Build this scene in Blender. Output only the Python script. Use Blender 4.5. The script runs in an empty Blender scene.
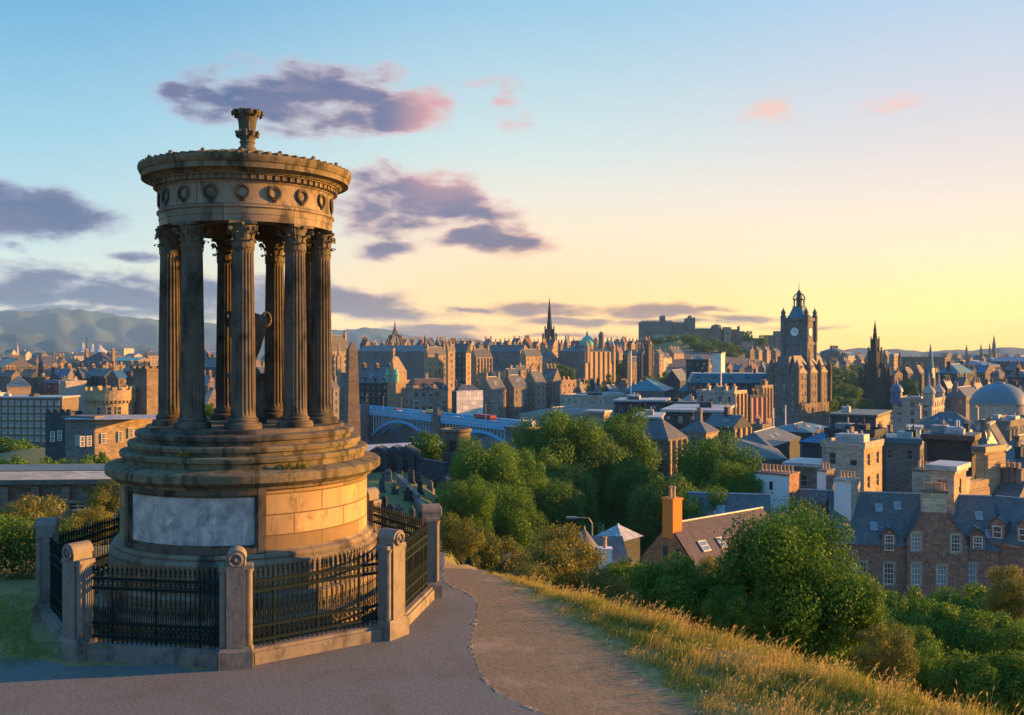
import bpy, math, random
import numpy as np
from mathutils import Vector, Matrix
random.seed(7); RNG = np.random.default_rng(7)
sc = bpy.context.scene
R = math.radians
# ------------------------------------------------------------------ camera
F = 950.0; HY = 350.0
cd = bpy.data.cameras.new('camera'); cam = bpy.data.objects.new('camera', cd)
sc.collection.objects.link(cam); sc.camera = cam
cam.location = (0, 0, 0); cam.rotation_euler = (R(90), 0, 0)
cd.sensor_width = 36; cd.lens = F * 36 / 1024; cd.shift_y = -7.5 / 1024
cd.clip_start = 0.1; cd.clip_end = 40000
sc.view_settings.view_transform = 'Standard'; sc.view_settings.look = 'None'
sc.view_settings.exposure = 1.78; sc.view_settings.gamma = 1
sc.render.engine = 'CYCLES'
sc.cycles.max_bounces = 5; sc.cycles.diffuse_bounces = 2; sc.cycles.glossy_bounces = 2
sc.cycles.transmission_bounces = 3; sc.cycles.transparent_max_bounces = 4; sc.cycles.volume_bounces = 0
sc.cycles.use_denoising = True
# ------------------------------------------------------------------ sun
SUN_AZ = R(10)      # direction towards the sun, measured from +x (screen right) towards +y (into the picture)
SUN_EL = R(9)
SUN_STRENGTH = 5.0
sd = bpy.data.lights.new('sun', 'SUN'); sun = bpy.data.objects.new('sun', sd)
sc.collection.objects.link(sun)
sd.energy = SUN_STRENGTH; sd.angle = R(0.9); sd.color = (1.0, 0.44, 0.085)
sdir = Vector((math.cos(SUN_AZ) * math.cos(SUN_EL), math.sin(SUN_AZ) * math.cos(SUN_EL), math.sin(SUN_EL)))
sun.rotation_euler = sdir.to_track_quat('Z', 'Y').to_euler()
# ------------------------------------------------------------------ world
def srgb(r, g, b):
    f = lambda c: (c / 255) / 12.92 if c / 255 <= .04045 else ((c / 255 + .055) / 1.055) ** 2.4
    return (f(r), f(g), f(b), 1)
W = bpy.data.worlds.new('World'); sc.world = W; W.use_nodes = True
nt = W.node_tree; nt.nodes.clear(); N = nt.nodes; LK = nt.links
class G:
    """small helper that writes node graphs"""
    def __init__(s, nt): s.nt = nt
    def n(s, typ, **kw):
        x = s.nt.nodes.new(typ)
        for k, v in kw.items(): setattr(x, k, v)
        return x
    def put(s, sock, v):
        if hasattr(v, 'is_output'): s.nt.links.new(v, sock)
        elif v is not None: sock.default_value = v
    def math(s, op, a, b=None, c=None, clamp=False):
        x = s.n('ShaderNodeMath', operation=op, use_clamp=clamp)
        s.put(x.inputs[0], a)
        if b is not None: s.put(x.inputs[1], b)
        if c is not None: s.put(x.inputs[2], c)
        return x.outputs[0]
    def vmath(s, op, a, b=None):
        x = s.n('ShaderNodeVectorMath', operation=op); s.put(x.inputs[0], a)
        if b is not None: s.put(x.inputs[1], b)
        return x.outputs[1] if op in ('LENGTH', 'DOT_PRODUCT') else x.outputs[0]
    def mix(s, f, a, b, blend='MIX'):
        x = s.n('ShaderNodeMix', data_type='RGBA', blend_type=blend)
        s.put(x.inputs[0], f); s.put(x.inputs[6], a); s.put(x.inputs[7], b)
        return x.outputs[2]
    def ramp(s, f, stops, interp='LINEAR'):
        x = s.n('ShaderNodeValToRGB'); s.put(x.inputs[0], f); e = x.color_ramp; e.interpolation = interp
        while len(e.elements) < len(stops): e.elements.new(0.5)
        for el, (p, c) in zip(e.elements, stops):
            el.position = p; el.color = c if hasattr(c, '__len__') else (c, c, c, 1)
        return x.outputs[0]
    def noise(s, vec, scale, detail=3, rough=.55, out=0, dist=0.0):
        x = s.n('ShaderNodeTexNoise'); s.put(x.inputs['Vector'], vec)
        x.inputs['Scale'].default_value = scale; x.inputs['Detail'].default_value = detail
        x.inputs['Roughness'].default_value = rough; x.inputs['Distortion'].default_value = dist
        return x.outputs[out]
    def mapr(s, v, a, b, c=0.0, d=1.0, smooth=False):
        x = s.n('ShaderNodeMapRange', interpolation_type='SMOOTHSTEP' if smooth else 'LINEAR')
        s.put(x.inputs[0], v)
        for i, q in enumerate((a, b, c, d)): s.put(x.inputs[i + 1], q)
        return x.outputs[0]
g = G(nt)
tc = g.n('ShaderNodeTexCoord'); dirv = tc.outputs['Generated']
sep = g.n('ShaderNodeSeparateXYZ'); LK.new(dirv, sep.inputs[0])
dx, dy, dz = sep.outputs
az = g.math('ARCTAN2', dx, dy)
el = g.math('ARCSINE', g.math('MINIMUM', g.math('MAXIMUM', dz, -1.0), 1.0))
E = lambda deg: max(0.0, min(1.0, deg / 60))
elf = g.math('DIVIDE', el, R(60), clamp=True)
ZEN = [(E(34), srgb(92, 168, 230)), (E(48), srgb(86, 166, 234)), (1, srgb(82, 162, 234))]  # upper sky out of view, made bright and blue to fill the shadows
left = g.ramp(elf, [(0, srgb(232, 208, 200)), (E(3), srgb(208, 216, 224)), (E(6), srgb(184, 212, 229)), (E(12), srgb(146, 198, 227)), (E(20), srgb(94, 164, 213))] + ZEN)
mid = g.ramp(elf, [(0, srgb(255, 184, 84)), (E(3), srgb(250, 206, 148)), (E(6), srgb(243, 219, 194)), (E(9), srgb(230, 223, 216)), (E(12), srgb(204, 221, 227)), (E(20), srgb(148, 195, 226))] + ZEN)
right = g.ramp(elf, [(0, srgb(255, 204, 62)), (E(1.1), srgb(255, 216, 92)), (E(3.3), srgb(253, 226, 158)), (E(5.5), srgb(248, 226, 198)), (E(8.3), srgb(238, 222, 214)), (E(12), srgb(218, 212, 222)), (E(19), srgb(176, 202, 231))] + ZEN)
t1 = g.mapr(az, R(-30), R(3), 0, 1, True)
t2 = g.mapr(az, R(0), R(26), 0, 1, True)
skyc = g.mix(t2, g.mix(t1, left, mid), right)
# away from the sunset side the low sky is cool, raised as unseen fill for the shadows
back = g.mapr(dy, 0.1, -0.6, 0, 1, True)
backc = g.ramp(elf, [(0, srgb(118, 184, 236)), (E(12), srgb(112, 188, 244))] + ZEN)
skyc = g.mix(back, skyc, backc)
# the physical sky gives the same sunset side its falloff
ns = g.n('ShaderNodeTexSky', sky_type='NISHITA'); ns.sun_disc = False
ns.sun_elevation = SUN_EL; ns.sun_rotation = R(90) - SUN_AZ; ns.air_density = 1.0; ns.dust_density = 1.5
nsc = g.vmath('MULTIPLY', ns.outputs[0], (0.10, 0.10, 0.10))
skyc = g.mix(0.02, skyc, nsc)
# clouds: each (azimuth, elevation, half width, half height) in degrees; measured as directions in the sky
def ae(px, py):
    u = (px - 512) / F; v = (HY - py) / F
    return math.atan(u), math.atan(v * math.cos(math.atan(u)))
comb = g.n('ShaderNodeCombineXYZ'); g.put(comb.inputs[0], az); g.put(comb.inputs[1], el)
cc = comb.outputs[0]
warpn = g.noise(cc, 9.0, 3, .55, out=1)
warp = g.vmath('MULTIPLY', g.vmath('SUBTRACT', warpn, (.5, .5, .5)), (0.055, 0.022, 0))
cw = g.vmath('ADD', cc, warp)
CL = [(270, 92, 80, 30, 1), (330, 100, 85, 30, 1), (395, 108, 55, 22, .95), (225, 114, 45, 14, .8), (497, 106, 22, 16, .5), (172, 88, 24, 10, .5),
      (25, 212, 75, 32, 1), (70, 216, 60, 20, .9), (18, 244, 26, 7, .6), (400, 205, 72, 32, 1), (455, 205, 62, 24, 1), (490, 238, 55, 15, .9), (528, 246, 40, 10, .7),
      (131, 256, 30, 6, .75), (40, 286, 90, 24, 1), (130, 292, 110, 22, 1), (240, 298, 110, 24, 1), (340, 302, 90, 20, 1), (400, 312, 70, 12, .8), (60, 312, 130, 12, .8),
      (560, 309, 85, 10, 1), (640, 312, 60, 10, .95), (570, 321, 60, 7, .9), (640, 322, 60, 6, .8), (470, 310, 40, 5, .7), (385, 250, 32, 9, .55),
      (717, 310, 24, 5, .85), (735, 318, 40, 5, .7), (700, 322, 50, 4, .6), (560, 336, 70, 4, .6), (430, 335, 70, 8, .7), (800, 326, 40, 3, .4), (772, 104, 26, 13, .30), (900, 103, 36, 8, .34), (450, 328, 60, 6, .7)]
field = None
for (px, py, rx, ry, st) in CL:
    a_, e_ = ae(px, py); k = math.cos(a_) ** 2 / F
    d = g.vmath('MULTIPLY', g.vmath('SUBTRACT', cw, (a_, e_, 0)), (1 / (rx * 1.25 * k), 1 / (ry * (1.4 if py < 300 else 1.05) * k), 0))
    q = g.math('MULTIPLY', g.math('SUBTRACT', 1.0, g.vmath('LENGTH', d)), st)
    field = q if field is None else g.math('MAXIMUM', field, q)
sc_ = g.vmath('MULTIPLY', cc, (1, 2.6, 1))
nz = g.noise(sc_, 13.0, 9, .58, dist=.2)
nz2 = g.noise(g.vmath('ADD', sc_, (3.1, 1.7, 0)), 7.0, 4, .55)
dens = g.math('ADD', g.math('MINIMUM', g.math('MULTIPLY', field, 1.25), .72), g.math('MULTIPLY', g.math('SUBTRACT', nz, .5), 2.5))
cover = g.mapr(dens, -0.04, 0.66, 0, 0.94, True)
lowc = g.mapr(el, R(1.0), R(9), 0, 1, True)
lit = g.mapr(az, R(-26), R(2), 0, 1, True)
shade_hi = g.mix(g.mapr(nz2, .38, .62), srgb(80, 102, 148), srgb(118, 116, 152))
edge_pink = g.mix(lit, srgb(176, 182, 208), srgb(246, 184, 170))
core = g.mapr(dens, 0.10, 0.80, 0, 1, True)
hi = g.mix(core, edge_pink, shade_hi)
hi = g.mix(g.mapr(az, R(-8), R(-4.5), 0, g.mapr(el, R(8), R(11), 0, .7), True), hi, srgb(240, 170, 168))
lo = g.mix(g.mapr(az, R(-20), R(6), 0, 1, True), g.mix(core, srgb(186, 182, 206), srgb(92, 112, 156)), g.mix(core, srgb(250, 170, 100), srgb(176, 118, 108)))
cloudc = g.mix(lowc, lo, hi)
cloudc = g.mix(g.mapr(az, R(8), R(14), 0, g.mapr(el, R(6), R(9), 0, 1), False), cloudc, srgb(250, 200, 185))
hg = g.math('EXPONENT', g.math('MULTIPLY', g.math('MINIMUM', g.math('DIVIDE', 345.0, g.math('TANGENT', g.math('MAXIMUM', el, 0.004))), 11000.0), 7.6e-5))
gc = g.n('ShaderNodeCombineXYZ'); g.put(gc.inputs[0], hg); g.put(gc.inputs[1], g.math('ADD', g.math('MULTIPLY', hg, .92), .08)); g.put(gc.inputs[2], g.math('ADD', g.math('MULTIPLY', hg, .3), .7))
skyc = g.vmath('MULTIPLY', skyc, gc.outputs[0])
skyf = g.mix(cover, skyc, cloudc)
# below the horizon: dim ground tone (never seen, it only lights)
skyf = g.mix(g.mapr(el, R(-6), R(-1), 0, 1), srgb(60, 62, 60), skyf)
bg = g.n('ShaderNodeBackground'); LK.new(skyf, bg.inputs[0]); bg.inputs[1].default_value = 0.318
wo = g.n('ShaderNodeOutputWorld'); LK.new(bg.outputs[0], wo.inputs[0])

# ------------------------------------------------------------------ materials
MAT = {}
def mat(name, c1, c2=None, rough=.85, scale=1.0, amount=.5, brick=None, c3=None, spot=None, bump=.3, metal=0, spec=.3, coord='Object', transl=0, bdist=.02, bvar=(.72, 1.2)):
    """surface colour mottled between c1 and c2; brick=(width,height,mortar colour) in metres on UV; c3/spot = stain colour and threshold"""
    if name in MAT: return MAT[name]
    m = bpy.data.materials.new(name); m.use_nodes = True; n_ = m.node_tree; n_.nodes.clear(); q = G(n_)
    b = q.n('ShaderNodeBsdfPrincipled'); o = q.n('ShaderNodeOutputMaterial')
    t = q.n('ShaderNodeTexCoord'); v = t.outputs[coord]; uv = t.outputs['UV']
    c2 = c2 or c1
    nf = q.noise(v, scale, 5, .6)
    col = q.mix(q.mapr(nf, .5 - amount * .35, .5 + amount * .35), (*c1, 1), (*c2, 1))
    h = nf
    if brick:
        bw, bh, mc = brick
        bt = q.n('ShaderNodeTexBrick'); n_.links.new(uv, bt.inputs['Vector'])
        bt.inputs['Scale'].default_value = 1; bt.inputs['Brick Width'].default_value = bw; bt.inputs['Row Height'].default_value = bh
        bt.inputs['Mortar Size'].default_value = min(bw, bh) * .035; bt.inputs['Mortar Smooth'].default_value = .1
        bt.inputs['Color1'].default_value = (bvar[0],) * 3 + (1,); bt.inputs['Color2'].default_value = (bvar[1], bvar[1] * .97, bvar[1] * .92, 1); bt.inputs['Mortar'].default_value = (.5, .5, .5, 1) if mc is None else (*mc, 1)
        col = q.mix(1.0, col, bt.outputs[0], 'MULTIPLY')
        h = q.math('SUBTRACT', nf, q.math('MULTIPLY', bt.outputs[1], .8))
    if c3:
        ns_ = q.noise(q.vmath('MULTIPLY', v, (1, 1, .45)), (spot or (1, .55))[0], 6, .65, dist=.4)
        col = q.mix(q.mapr(ns_, (spot or (1, .55))[1], (spot or (1, .55))[1] + .14), col, (*c3, 1))
    n_.links.new(col, b.inputs['Base Color'])
    b.inputs['Roughness'].default_value = rough; b.inputs['Metallic'].default_value = metal
    b.inputs['Specular IOR Level'].default_value = spec
    if bump:
        bp = q.n('ShaderNodeBump'); bp.inputs['Strength'].default_value = bump; bp.inputs['Distance'].default_value = bdist
        n_.links.new(h, bp.inputs['Height']); n_.links.new(bp.outputs[0], b.inputs['Normal'])
    out = b.outputs[0]
    if transl:
        tr = q.n('ShaderNodeBsdfTranslucent'); n_.links.new(col, tr.inputs[0])
        mx = q.n('ShaderNodeMixShader'); mx.inputs[0].default_value = transl
        n_.links.new(out, mx.inputs[1]); n_.links.new(tr.outputs[0], mx.inputs[2]); out = mx.outputs[0]
    n_.links.new(out, o.inputs[0]); MAT[name] = m; return m
# monument
mat('monument_stone', (.27, .225, .16), (.14, .125, .10), .9, 1.6, .9, (1.25, .42, None), (.055, .052, .045), (1.1, .50), .5)
mat('monument_pale', (.39, .285, .15), (.24, .185, .11), .9, 1.4, .9, (1.45, .465, (.42, .4, .36)), (.15, .12, .085), (2.2, .535), .6, bvar=(.50, 1.30))
mat('monument_dark', (.16, .135, .10), (.075, .068, .055), .92, 2.6, .9, None, (.03, .03, .026), (1.6, .47), .6)
mat('monument_frieze', (.33, .27, .19), (.17, .15, .12), .9, 1.8, .9, (1.7, .55, None), (.055, .052, .045), (1.6, .50), .5)
mat('monument_top', (.155, .14, .105), (.07, .068, .052), .95, 4, .9, None, (.05, .06, .03), (3, .58), .7)
mat('panel_marble', (.50, .49, .47), (.225, .235, .25), .7, 3.0, .45, None, (.60, .57, .54), (6, .53), .3)
mat('lichen_ledge', (.215, .18, .115), (.10, .095, .06), .95, 6, .9, (1.6, 9.0, None), (.045, .045, .03), (2.6, .50), .8)
mat('fence_stone', (.26, .235, .195), (.15, .14, .122), .9, 4.5, .9, None, (.09, .09, .08), (2.6, .54), .6)
mat('iron', (.006, .016, .018), (.010, .022, .024), .75, 6, .5, None, None, None, .1, 0, .12)
# ground
mat('dry_ground', (.22, .175, .06), (.30, .22, .10), .95, 1.2, .9, None, (.12, .13, .04), (1.2, .5), .6, bdist=.05)
mat('ground_grass', (.10, .135, .035), (.16, .15, .05), .95, .35, .8, None, (.14, .125, .05), (.25, .60), .6, bdist=.08)
mat('path_asphalt', (.182, .186, .172), (.100, .104, .098), .95, 17, .8, None, (.125, .122, .108), (.7, .50), .4, bdist=.02)
mat('bare_soil', (.265, .195, .11), (.15, .112, .066), .95, 11, .8, None, (.30, .225, .14), (.9, .54), .35, bdist=.03)
mat('edge_stone', (.33, .26, .19), (.18, .145, .11), .95, 5, .8)
mat('city_ground', (.075, .075, .075), (.11, .105, .10), .95, .02, .8)
mat('hill_haze_blue', (.018, .062, .105), (.06, .092, .115), .95, .0028, .9, None, (.03, .06, .055), (.0016, .52), 0)  # blue of distance haze painted into the far hills' own colour
mat('green_lawn', (.06, .10, .03), (.10, .125, .045), .95, .08, .8)
# foliage
mat('leaf_mid', (.055, .155, .018), (.115, .22, .025), .6, .35, .8, transl=.35, bump=0, spec=.25)
mat('leaf_dark', (.06, .15, .024), (.11, .19, .03), .6, .3, .8, transl=.3, bump=0, spec=.25)
mat('leaf_yellow', (.16, .185, .032), (.23, .21, .045), .6, .5, .8, transl=.35, bump=0, spec=.25)
mat('leaf_olive', (.10, .145, .032), (.17, .175, .045), .6, .6, .8, transl=.3, bump=0, spec=.2)
mat('leaf_maple', (.036, .135, .02), (.095, .20, .025), .6, .45, .9, transl=.3, bump=0, spec=.15)
mat('bark', (.09, .07, .05), (.05, .04, .03), .95, 4, .8)
mat('grass_green', (.17, .24, .035), (.30, .30, .06), .7, .5, .8, transl=.4, bump=0)
mat('grass_gold', (.50, .38, .14), (.36, .31, .09), .7, .7, .8, transl=.4, bump=0)
# city
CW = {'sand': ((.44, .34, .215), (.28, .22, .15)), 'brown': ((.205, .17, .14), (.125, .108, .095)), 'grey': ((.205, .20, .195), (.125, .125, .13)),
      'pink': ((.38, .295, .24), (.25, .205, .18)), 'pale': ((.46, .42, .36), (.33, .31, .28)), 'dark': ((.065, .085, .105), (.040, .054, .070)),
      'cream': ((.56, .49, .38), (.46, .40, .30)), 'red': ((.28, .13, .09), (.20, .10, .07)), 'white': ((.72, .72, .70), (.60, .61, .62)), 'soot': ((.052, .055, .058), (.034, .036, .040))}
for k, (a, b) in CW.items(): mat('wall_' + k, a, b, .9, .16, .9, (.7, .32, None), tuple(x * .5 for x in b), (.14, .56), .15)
for k, (a, b) in {'slate': ((.060, .072, .080), (.115, .125, .130)), 'teal': ((.030, .125, .18), (.055, .18, .24)), 'brown_slate': ((.040, .035, .044), (.068, .058, .066)),
                  'lead': ((.30, .34, .38), (.42, .45, .48)), 'blue': ((.025, .105, .22), (.045, .16, .30)), 'green': ((.12, .36, .30), (.18, .44, .36)), 'tile': ((.20, .07, .045), (.14, .05, .035))}.items():
    mat('roof_' + k, a, b, .5, .5, .9, (.35, .25, (.7, .7, .7)), tuple(x * .55 for x in a), (.5, .57), .3, spec=.5)
mat('dome_lead', (.09, .16, .21), (.13, .20, .25), .5, .2, .6, bump=0)
mat('copper_green', (.12, .36, .30), (.18, .44, .36), .6, 1, .6)
mat('glass_dark', (.035, .045, .055), (.06, .07, .08), .12, .3, .5, bump=0, spec=.8)
mat('glass_sky', (.14, .20, .25), (.22, .27, .30), .2, .3, .5, bump=0, spec=.8)  # pale blue base colour stands in for reflected sky
mat('frame_white', (.75, .74, .70), (.62, .62, .60), .6, 2, .5, bump=0)
mat('frame_pale', (.42, .38, .32), (.34, .31, .27), .7, 2, .5, bump=0)
mat('chimney_pot', (.50, .33, .20), (.36, .25, .17), .8, 3, .6, bump=0)
mat('orange_wall', (.38, .18, .095), (.28, .14, .08), .9, 1.2, .8, (.5, .25, None))
mat('orange_render', (.74, .23, .045), (.60, .19, .04), .85, 2, .6)
mat('rubble_stone', (.36, .205, .15), (.14, .10, .09), .95, 3.2, .7, (.62, .31, (1.5, 1.4, 1.3)), (.44, .36, .30), (5.5, .57), .6)
mat('harl_white', (.68, .72, .76), (.55, .60, .65), .85, .7, .8, None, (.25, .27, .28), (.5, .62), .2)
mat('bridge_blue', (.05, .36, .68), (.09, .46, .76), .5, .3, .6, bump=0, spec=.5)
mat('bridge_pale', (.30, .50, .60), (.36, .55, .62), .5, 1, .3, bump=0)
mat('paint_red', (.34, .03, .07), (.28, .03, .06), .4, 1, .3, bump=0)
mat('paint_yellow', (.72, .58, .15), (.66, .52, .14), .4, 1, .3, bump=0)
mat('rubber', (.02, .02, .02), (.03, .03, .03), .8, 1, .3, bump=0)
mat('paint_white', (.78, .78, .76), (.72, .72, .70), .5, 1, .3, bump=0)
mat('metal_grey', (.25, .26, .27), (.20, .21, .22), .5, 1, .3, bump=0)
mat('sheet_pink', (.70, .22, .20), (.60, .18, .20), .7, .3, .6, bump=0)
mat('sheet_white', (.80, .78, .74), (.66, .65, .63), .7, .4, .6, (2.6, 2.0, (.45, .45, .45)), bump=0)
mat('clock_face', (.80, .80, .76), (.72, .72, .70), .5, 1, .3, bump=0)
mat('clock_hand', (.02, .02, .03), (.02, .02, .03), .5, 1, .3, bump=0)

# ------------------------------------------------------------------ mesh builder
class MB:
    def __init__(s): s.v = []; s.f = []; s.m = []; s.u = []
    def face(s, pts, mi=0, uv=None):
        i = len(s.v); s.v += [tuple(p) for p in pts]; s.f.append(tuple(range(i, i + len(pts)))); s.m.append(mi); s.u.append(uv); return s
    def box(s, x0, x1, y0, y1, z0, z1, mi=0, rot=0, c=(0, 0), bottom=True, top_mi=None):
        ca, sa = math.cos(rot), math.sin(rot)
        T = lambda x, y, z: (c[0] + ca * x - sa * y, c[1] + sa * x + ca * y, z)
        i = len(s.v)
        s.v += [T(x0, y0, z0), T(x1, y0, z0), T(x1, y1, z0), T(x0, y1, z0), T(x0, y0, z1), T(x1, y0, z1), T(x1, y1, z1), T(x0, y1, z1)]
        fs = [(0, 1, 5, 4), (1, 2, 6, 5), (2, 3, 7, 6), (3, 0, 4, 7), (4, 5, 6, 7)] + ([(3, 2, 1, 0)] if bottom else [])
        for k, q in enumerate(fs):
            s.f.append(tuple(i + a for a in q)); s.m.append(top_mi if (k == 4 and top_mi is not None) else mi); s.u.append(None)
        return s
    def frust(s, c, w0, d0, w1, d1, z0, z1, mi=0, rot=0):
        ca, sa = math.cos(rot), math.sin(rot)
        T = lambda x, y, z: (c[0] + ca * x - sa * y, c[1] + sa * x + ca * y, z)
        i = len(s.v)
        for w, d, z in ((w0, d0, z0), (w1, d1, z1)):
            s.v += [T(-w, -d, z), T(w, -d, z), T(w, d, z), T(-w, d, z)]
        for q in [(0, 1, 5, 4), (1, 2, 6, 5), (2, 3, 7, 6), (3, 0, 4, 7), (4, 5, 6, 7), (3, 2, 1, 0)]:
            s.f.append(tuple(i + a for a in q)); s.m.append(mi); s.u.append(None)
        return s
    def prism(s, poly, z0, z1, mi=0, top_mi=None):
        n = len(poly)
        for k in range(n):
            a, b = poly[k], poly[(k + 1) % n]
            s.face([(a[0], a[1], z0), (b[0], b[1], z0), (b[0], b[1], z1), (a[0], a[1], z1)], mi)
        s.face([(p[0], p[1], z1) for p in poly], mi if top_mi is None else top_mi)
        s.face([(p[0], p[1], z0) for p in reversed(poly)], mi); return s
    def lathe(s, prof, n=32, c=(0, 0), mi=0, a0=0.0, a1=2 * math.pi, mod=None, mis=None):
        full = abs(a1 - a0 - 2 * math.pi) < 1e-6; cols = n if full else n + 1; i = len(s.v); K = len(prof)
        for k in range(cols):
            a = a0 + (a1 - a0) * k / n
            for (r, z) in prof:
                rr = r * (mod(a, z) if mod else 1); s.v.append((c[0] + rr * math.cos(a), c[1] + rr * math.sin(a), z))
        rm = max(p[0] for p in prof)
        L = [0]
        for p, q in zip(prof, prof[1:]): L.append(L[-1] + math.hypot(p[0] - q[0], p[1] - q[1]))
        for k in range(n):
            k2 = (k + 1) % cols; u0 = rm * (a0 + (a1 - a0) * k / n); u1 = rm * (a0 + (a1 - a0) * (k + 1) / n)
            for j in range(K - 1):
                s.f.append((i + k * K + j, i + k2 * K + j, i + k2 * K + j + 1, i + k * K + j + 1)); s.m.append(mis[j] if mis else mi)
                z0, z1 = prof[j][1], prof[j + 1][1]
                s.u.append(((u0, z0), (u1, z0), (u1, z1), (u0, z1)))
        return s
    def tube(s, p0, p1, r0, r1=None, n=6, mi=0, cap=True):
        r1 = r0 if r1 is None else r1; p0, p1 = Vector(p0), Vector(p1); d = (p1 - p0).normalized()
        a = d.orthogonal().normalized(); b = d.cross(a); i = len(s.v)
        for p, r in ((p0, r0), (p1, r1)):
            for k in range(n):
                t = 2 * math.pi * k / n; s.v.append(tuple(p + a * (r * math.cos(t)) + b * (r * math.sin(t))))
        for k in range(n):
            s.f.append((i + k, i + (k + 1) % n, i + n + (k + 1) % n, i + n + k)); s.m.append(mi); s.u.append(None)
        if cap:
            s.f.append(tuple(i + n + k for k in range(n))); s.m.append(mi); s.u.append(None)
            s.f.append(tuple(i + n - 1 - k for k in range(n))); s.m.append(mi); s.u.append(None)
        return s
    def path(s, pts, rad, n=6, mi=0):
        for k in range(len(pts) - 1):
            r0 = rad[k] if hasattr(rad, '__len__') else rad; r1 = rad[k + 1] if hasattr(rad, '__len__') else rad
            s.tube(pts[k], pts[k + 1], r0, r1, n, mi)
        return s
    def ball(s, c, r, n=10, mi=0, sz=1):
        prof = [(max(1e-4, r * math.sin(math.pi * k / 6)), c[2] - r * sz * math.cos(math.pi * k / 6)) for k in range(7)]
        return s.lathe(prof, n, (c[0], c[1]), mi)
    def data(s, name, mats, smooth=False):
        me = bpy.data.meshes.new(name)
        me.from_pydata(s.v, [], s.f)
        for m in mats: me.materials.append(MAT[m])
        me.polygons.foreach_set('material_index', s.m)
        if smooth: me.polygons.foreach_set('use_smooth', [True] * len(s.f))
        uvl = me.uv_layers.new(name='UVMap'); co = []
        for fi, f in enumerate(s.f):
            if s.u[fi] is not None: 
                for q in s.u[fi]: co += [q[0], q[1]]
                continue
            a, b, c_ = (Vector(s.v[f[0]]), Vector(s.v[f[1]]), Vector(s.v[f[2]]))
            nn = (b - a).cross(c_ - a)
            if nn.length > 0: nn.normalize()
            if abs(nn.z) < .8:
                t = Vector((-nn.y, nn.x, 0)); t.normalize(); w = nn.cross(t)
                for k in f: p = Vector(s.v[k]); co += [p.dot(t), p.dot(w) if abs(nn.z) > .1 else p.z]
            else:
                for k in f: co += [s.v[k][0], s.v[k][1]]
        uvl.data.foreach_set('uv', co)
        if smooth: 
            try: me.set_sharp_from_angle(angle=R(28))
            except Exception: pass
        me.update(); return me
COL = sc.collection
def link(name, me, parent=None, loc=(0, 0, 0), rot=0, scale=None):
    o = bpy.data.objects.new(name, me); COL.objects.link(o); o.location = loc; o.rotation_euler = (0, 0, rot)
    if scale: o.scale = scale
    if parent: o.parent = parent
    return o
def part(name, mb, mats, parent, smooth=False, label=None, loc=(0, 0, 0), rot=0):
    mats = [mats] if isinstance(mats, str) else mats
    o = link(name, mb.data(name, mats, smooth), parent, loc, rot)
    if label: o['label'] = label
    return o
USED = {}
def mark(o, label, cat, group=None, kind=None):
    if label:
        o['label'] = label; USED.setdefault(label, []).append(o.name)
    if cat: o['category'] = cat
    if group: o['group'] = group
    if kind: o['kind'] = kind
    return o
def thing(name, label, cat, loc=(0, 0, 0), rot=0, group=None):
    o = link(name, None, None, loc, rot); o.empty_display_size = .5
    return mark(o, label, cat, group)
def solo(name, mb, mats, label, cat, loc=(0, 0, 0), rot=0, group=None, smooth=False):
    return mark(part(name, mb, mats, None, smooth, None, loc, rot), label, cat, group)
def structure(name, mb, mats, smooth=False):
    o = part(name, mb, mats, None, smooth); o['kind'] = 'structure'; return o
def npmesh(name, V, Fq, mats, mi=None, smooth=False):
    """numpy verts (n,3) and faces (m,k)"""
    me = bpy.data.meshes.new(name); k = Fq.shape[1]
    me.vertices.add(len(V)); me.vertices.foreach_set('co', np.ascontiguousarray(V, dtype=np.float32).ravel())
    me.loops.add(Fq.size); me.loops.foreach_set('vertex_index', np.ascontiguousarray(Fq, dtype=np.int32).ravel())
    me.polygons.add(len(Fq)); me.polygons.foreach_set('loop_start', np.arange(0, Fq.size, k, dtype=np.int32))
    me.polygons.foreach_set('loop_total', np.full(len(Fq), k, dtype=np.int32))
    if mi is not None: me.polygons.foreach_set('material_index', mi.astype(np.int32))
    if smooth: me.polygons.foreach_set('use_smooth', np.ones(len(Fq), dtype=bool))
    for m in mats: me.materials.append(MAT[m])
    me.update(calc_edges=True); me.validate(); return me
def P(px, py, Y): return ((px - 512) / F * Y, Y, (HY - py) / F * Y)
def X_(px, Y): return (px - 512) / F * Y
def Z_(py, Y): return (HY - py) / F * Y

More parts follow.
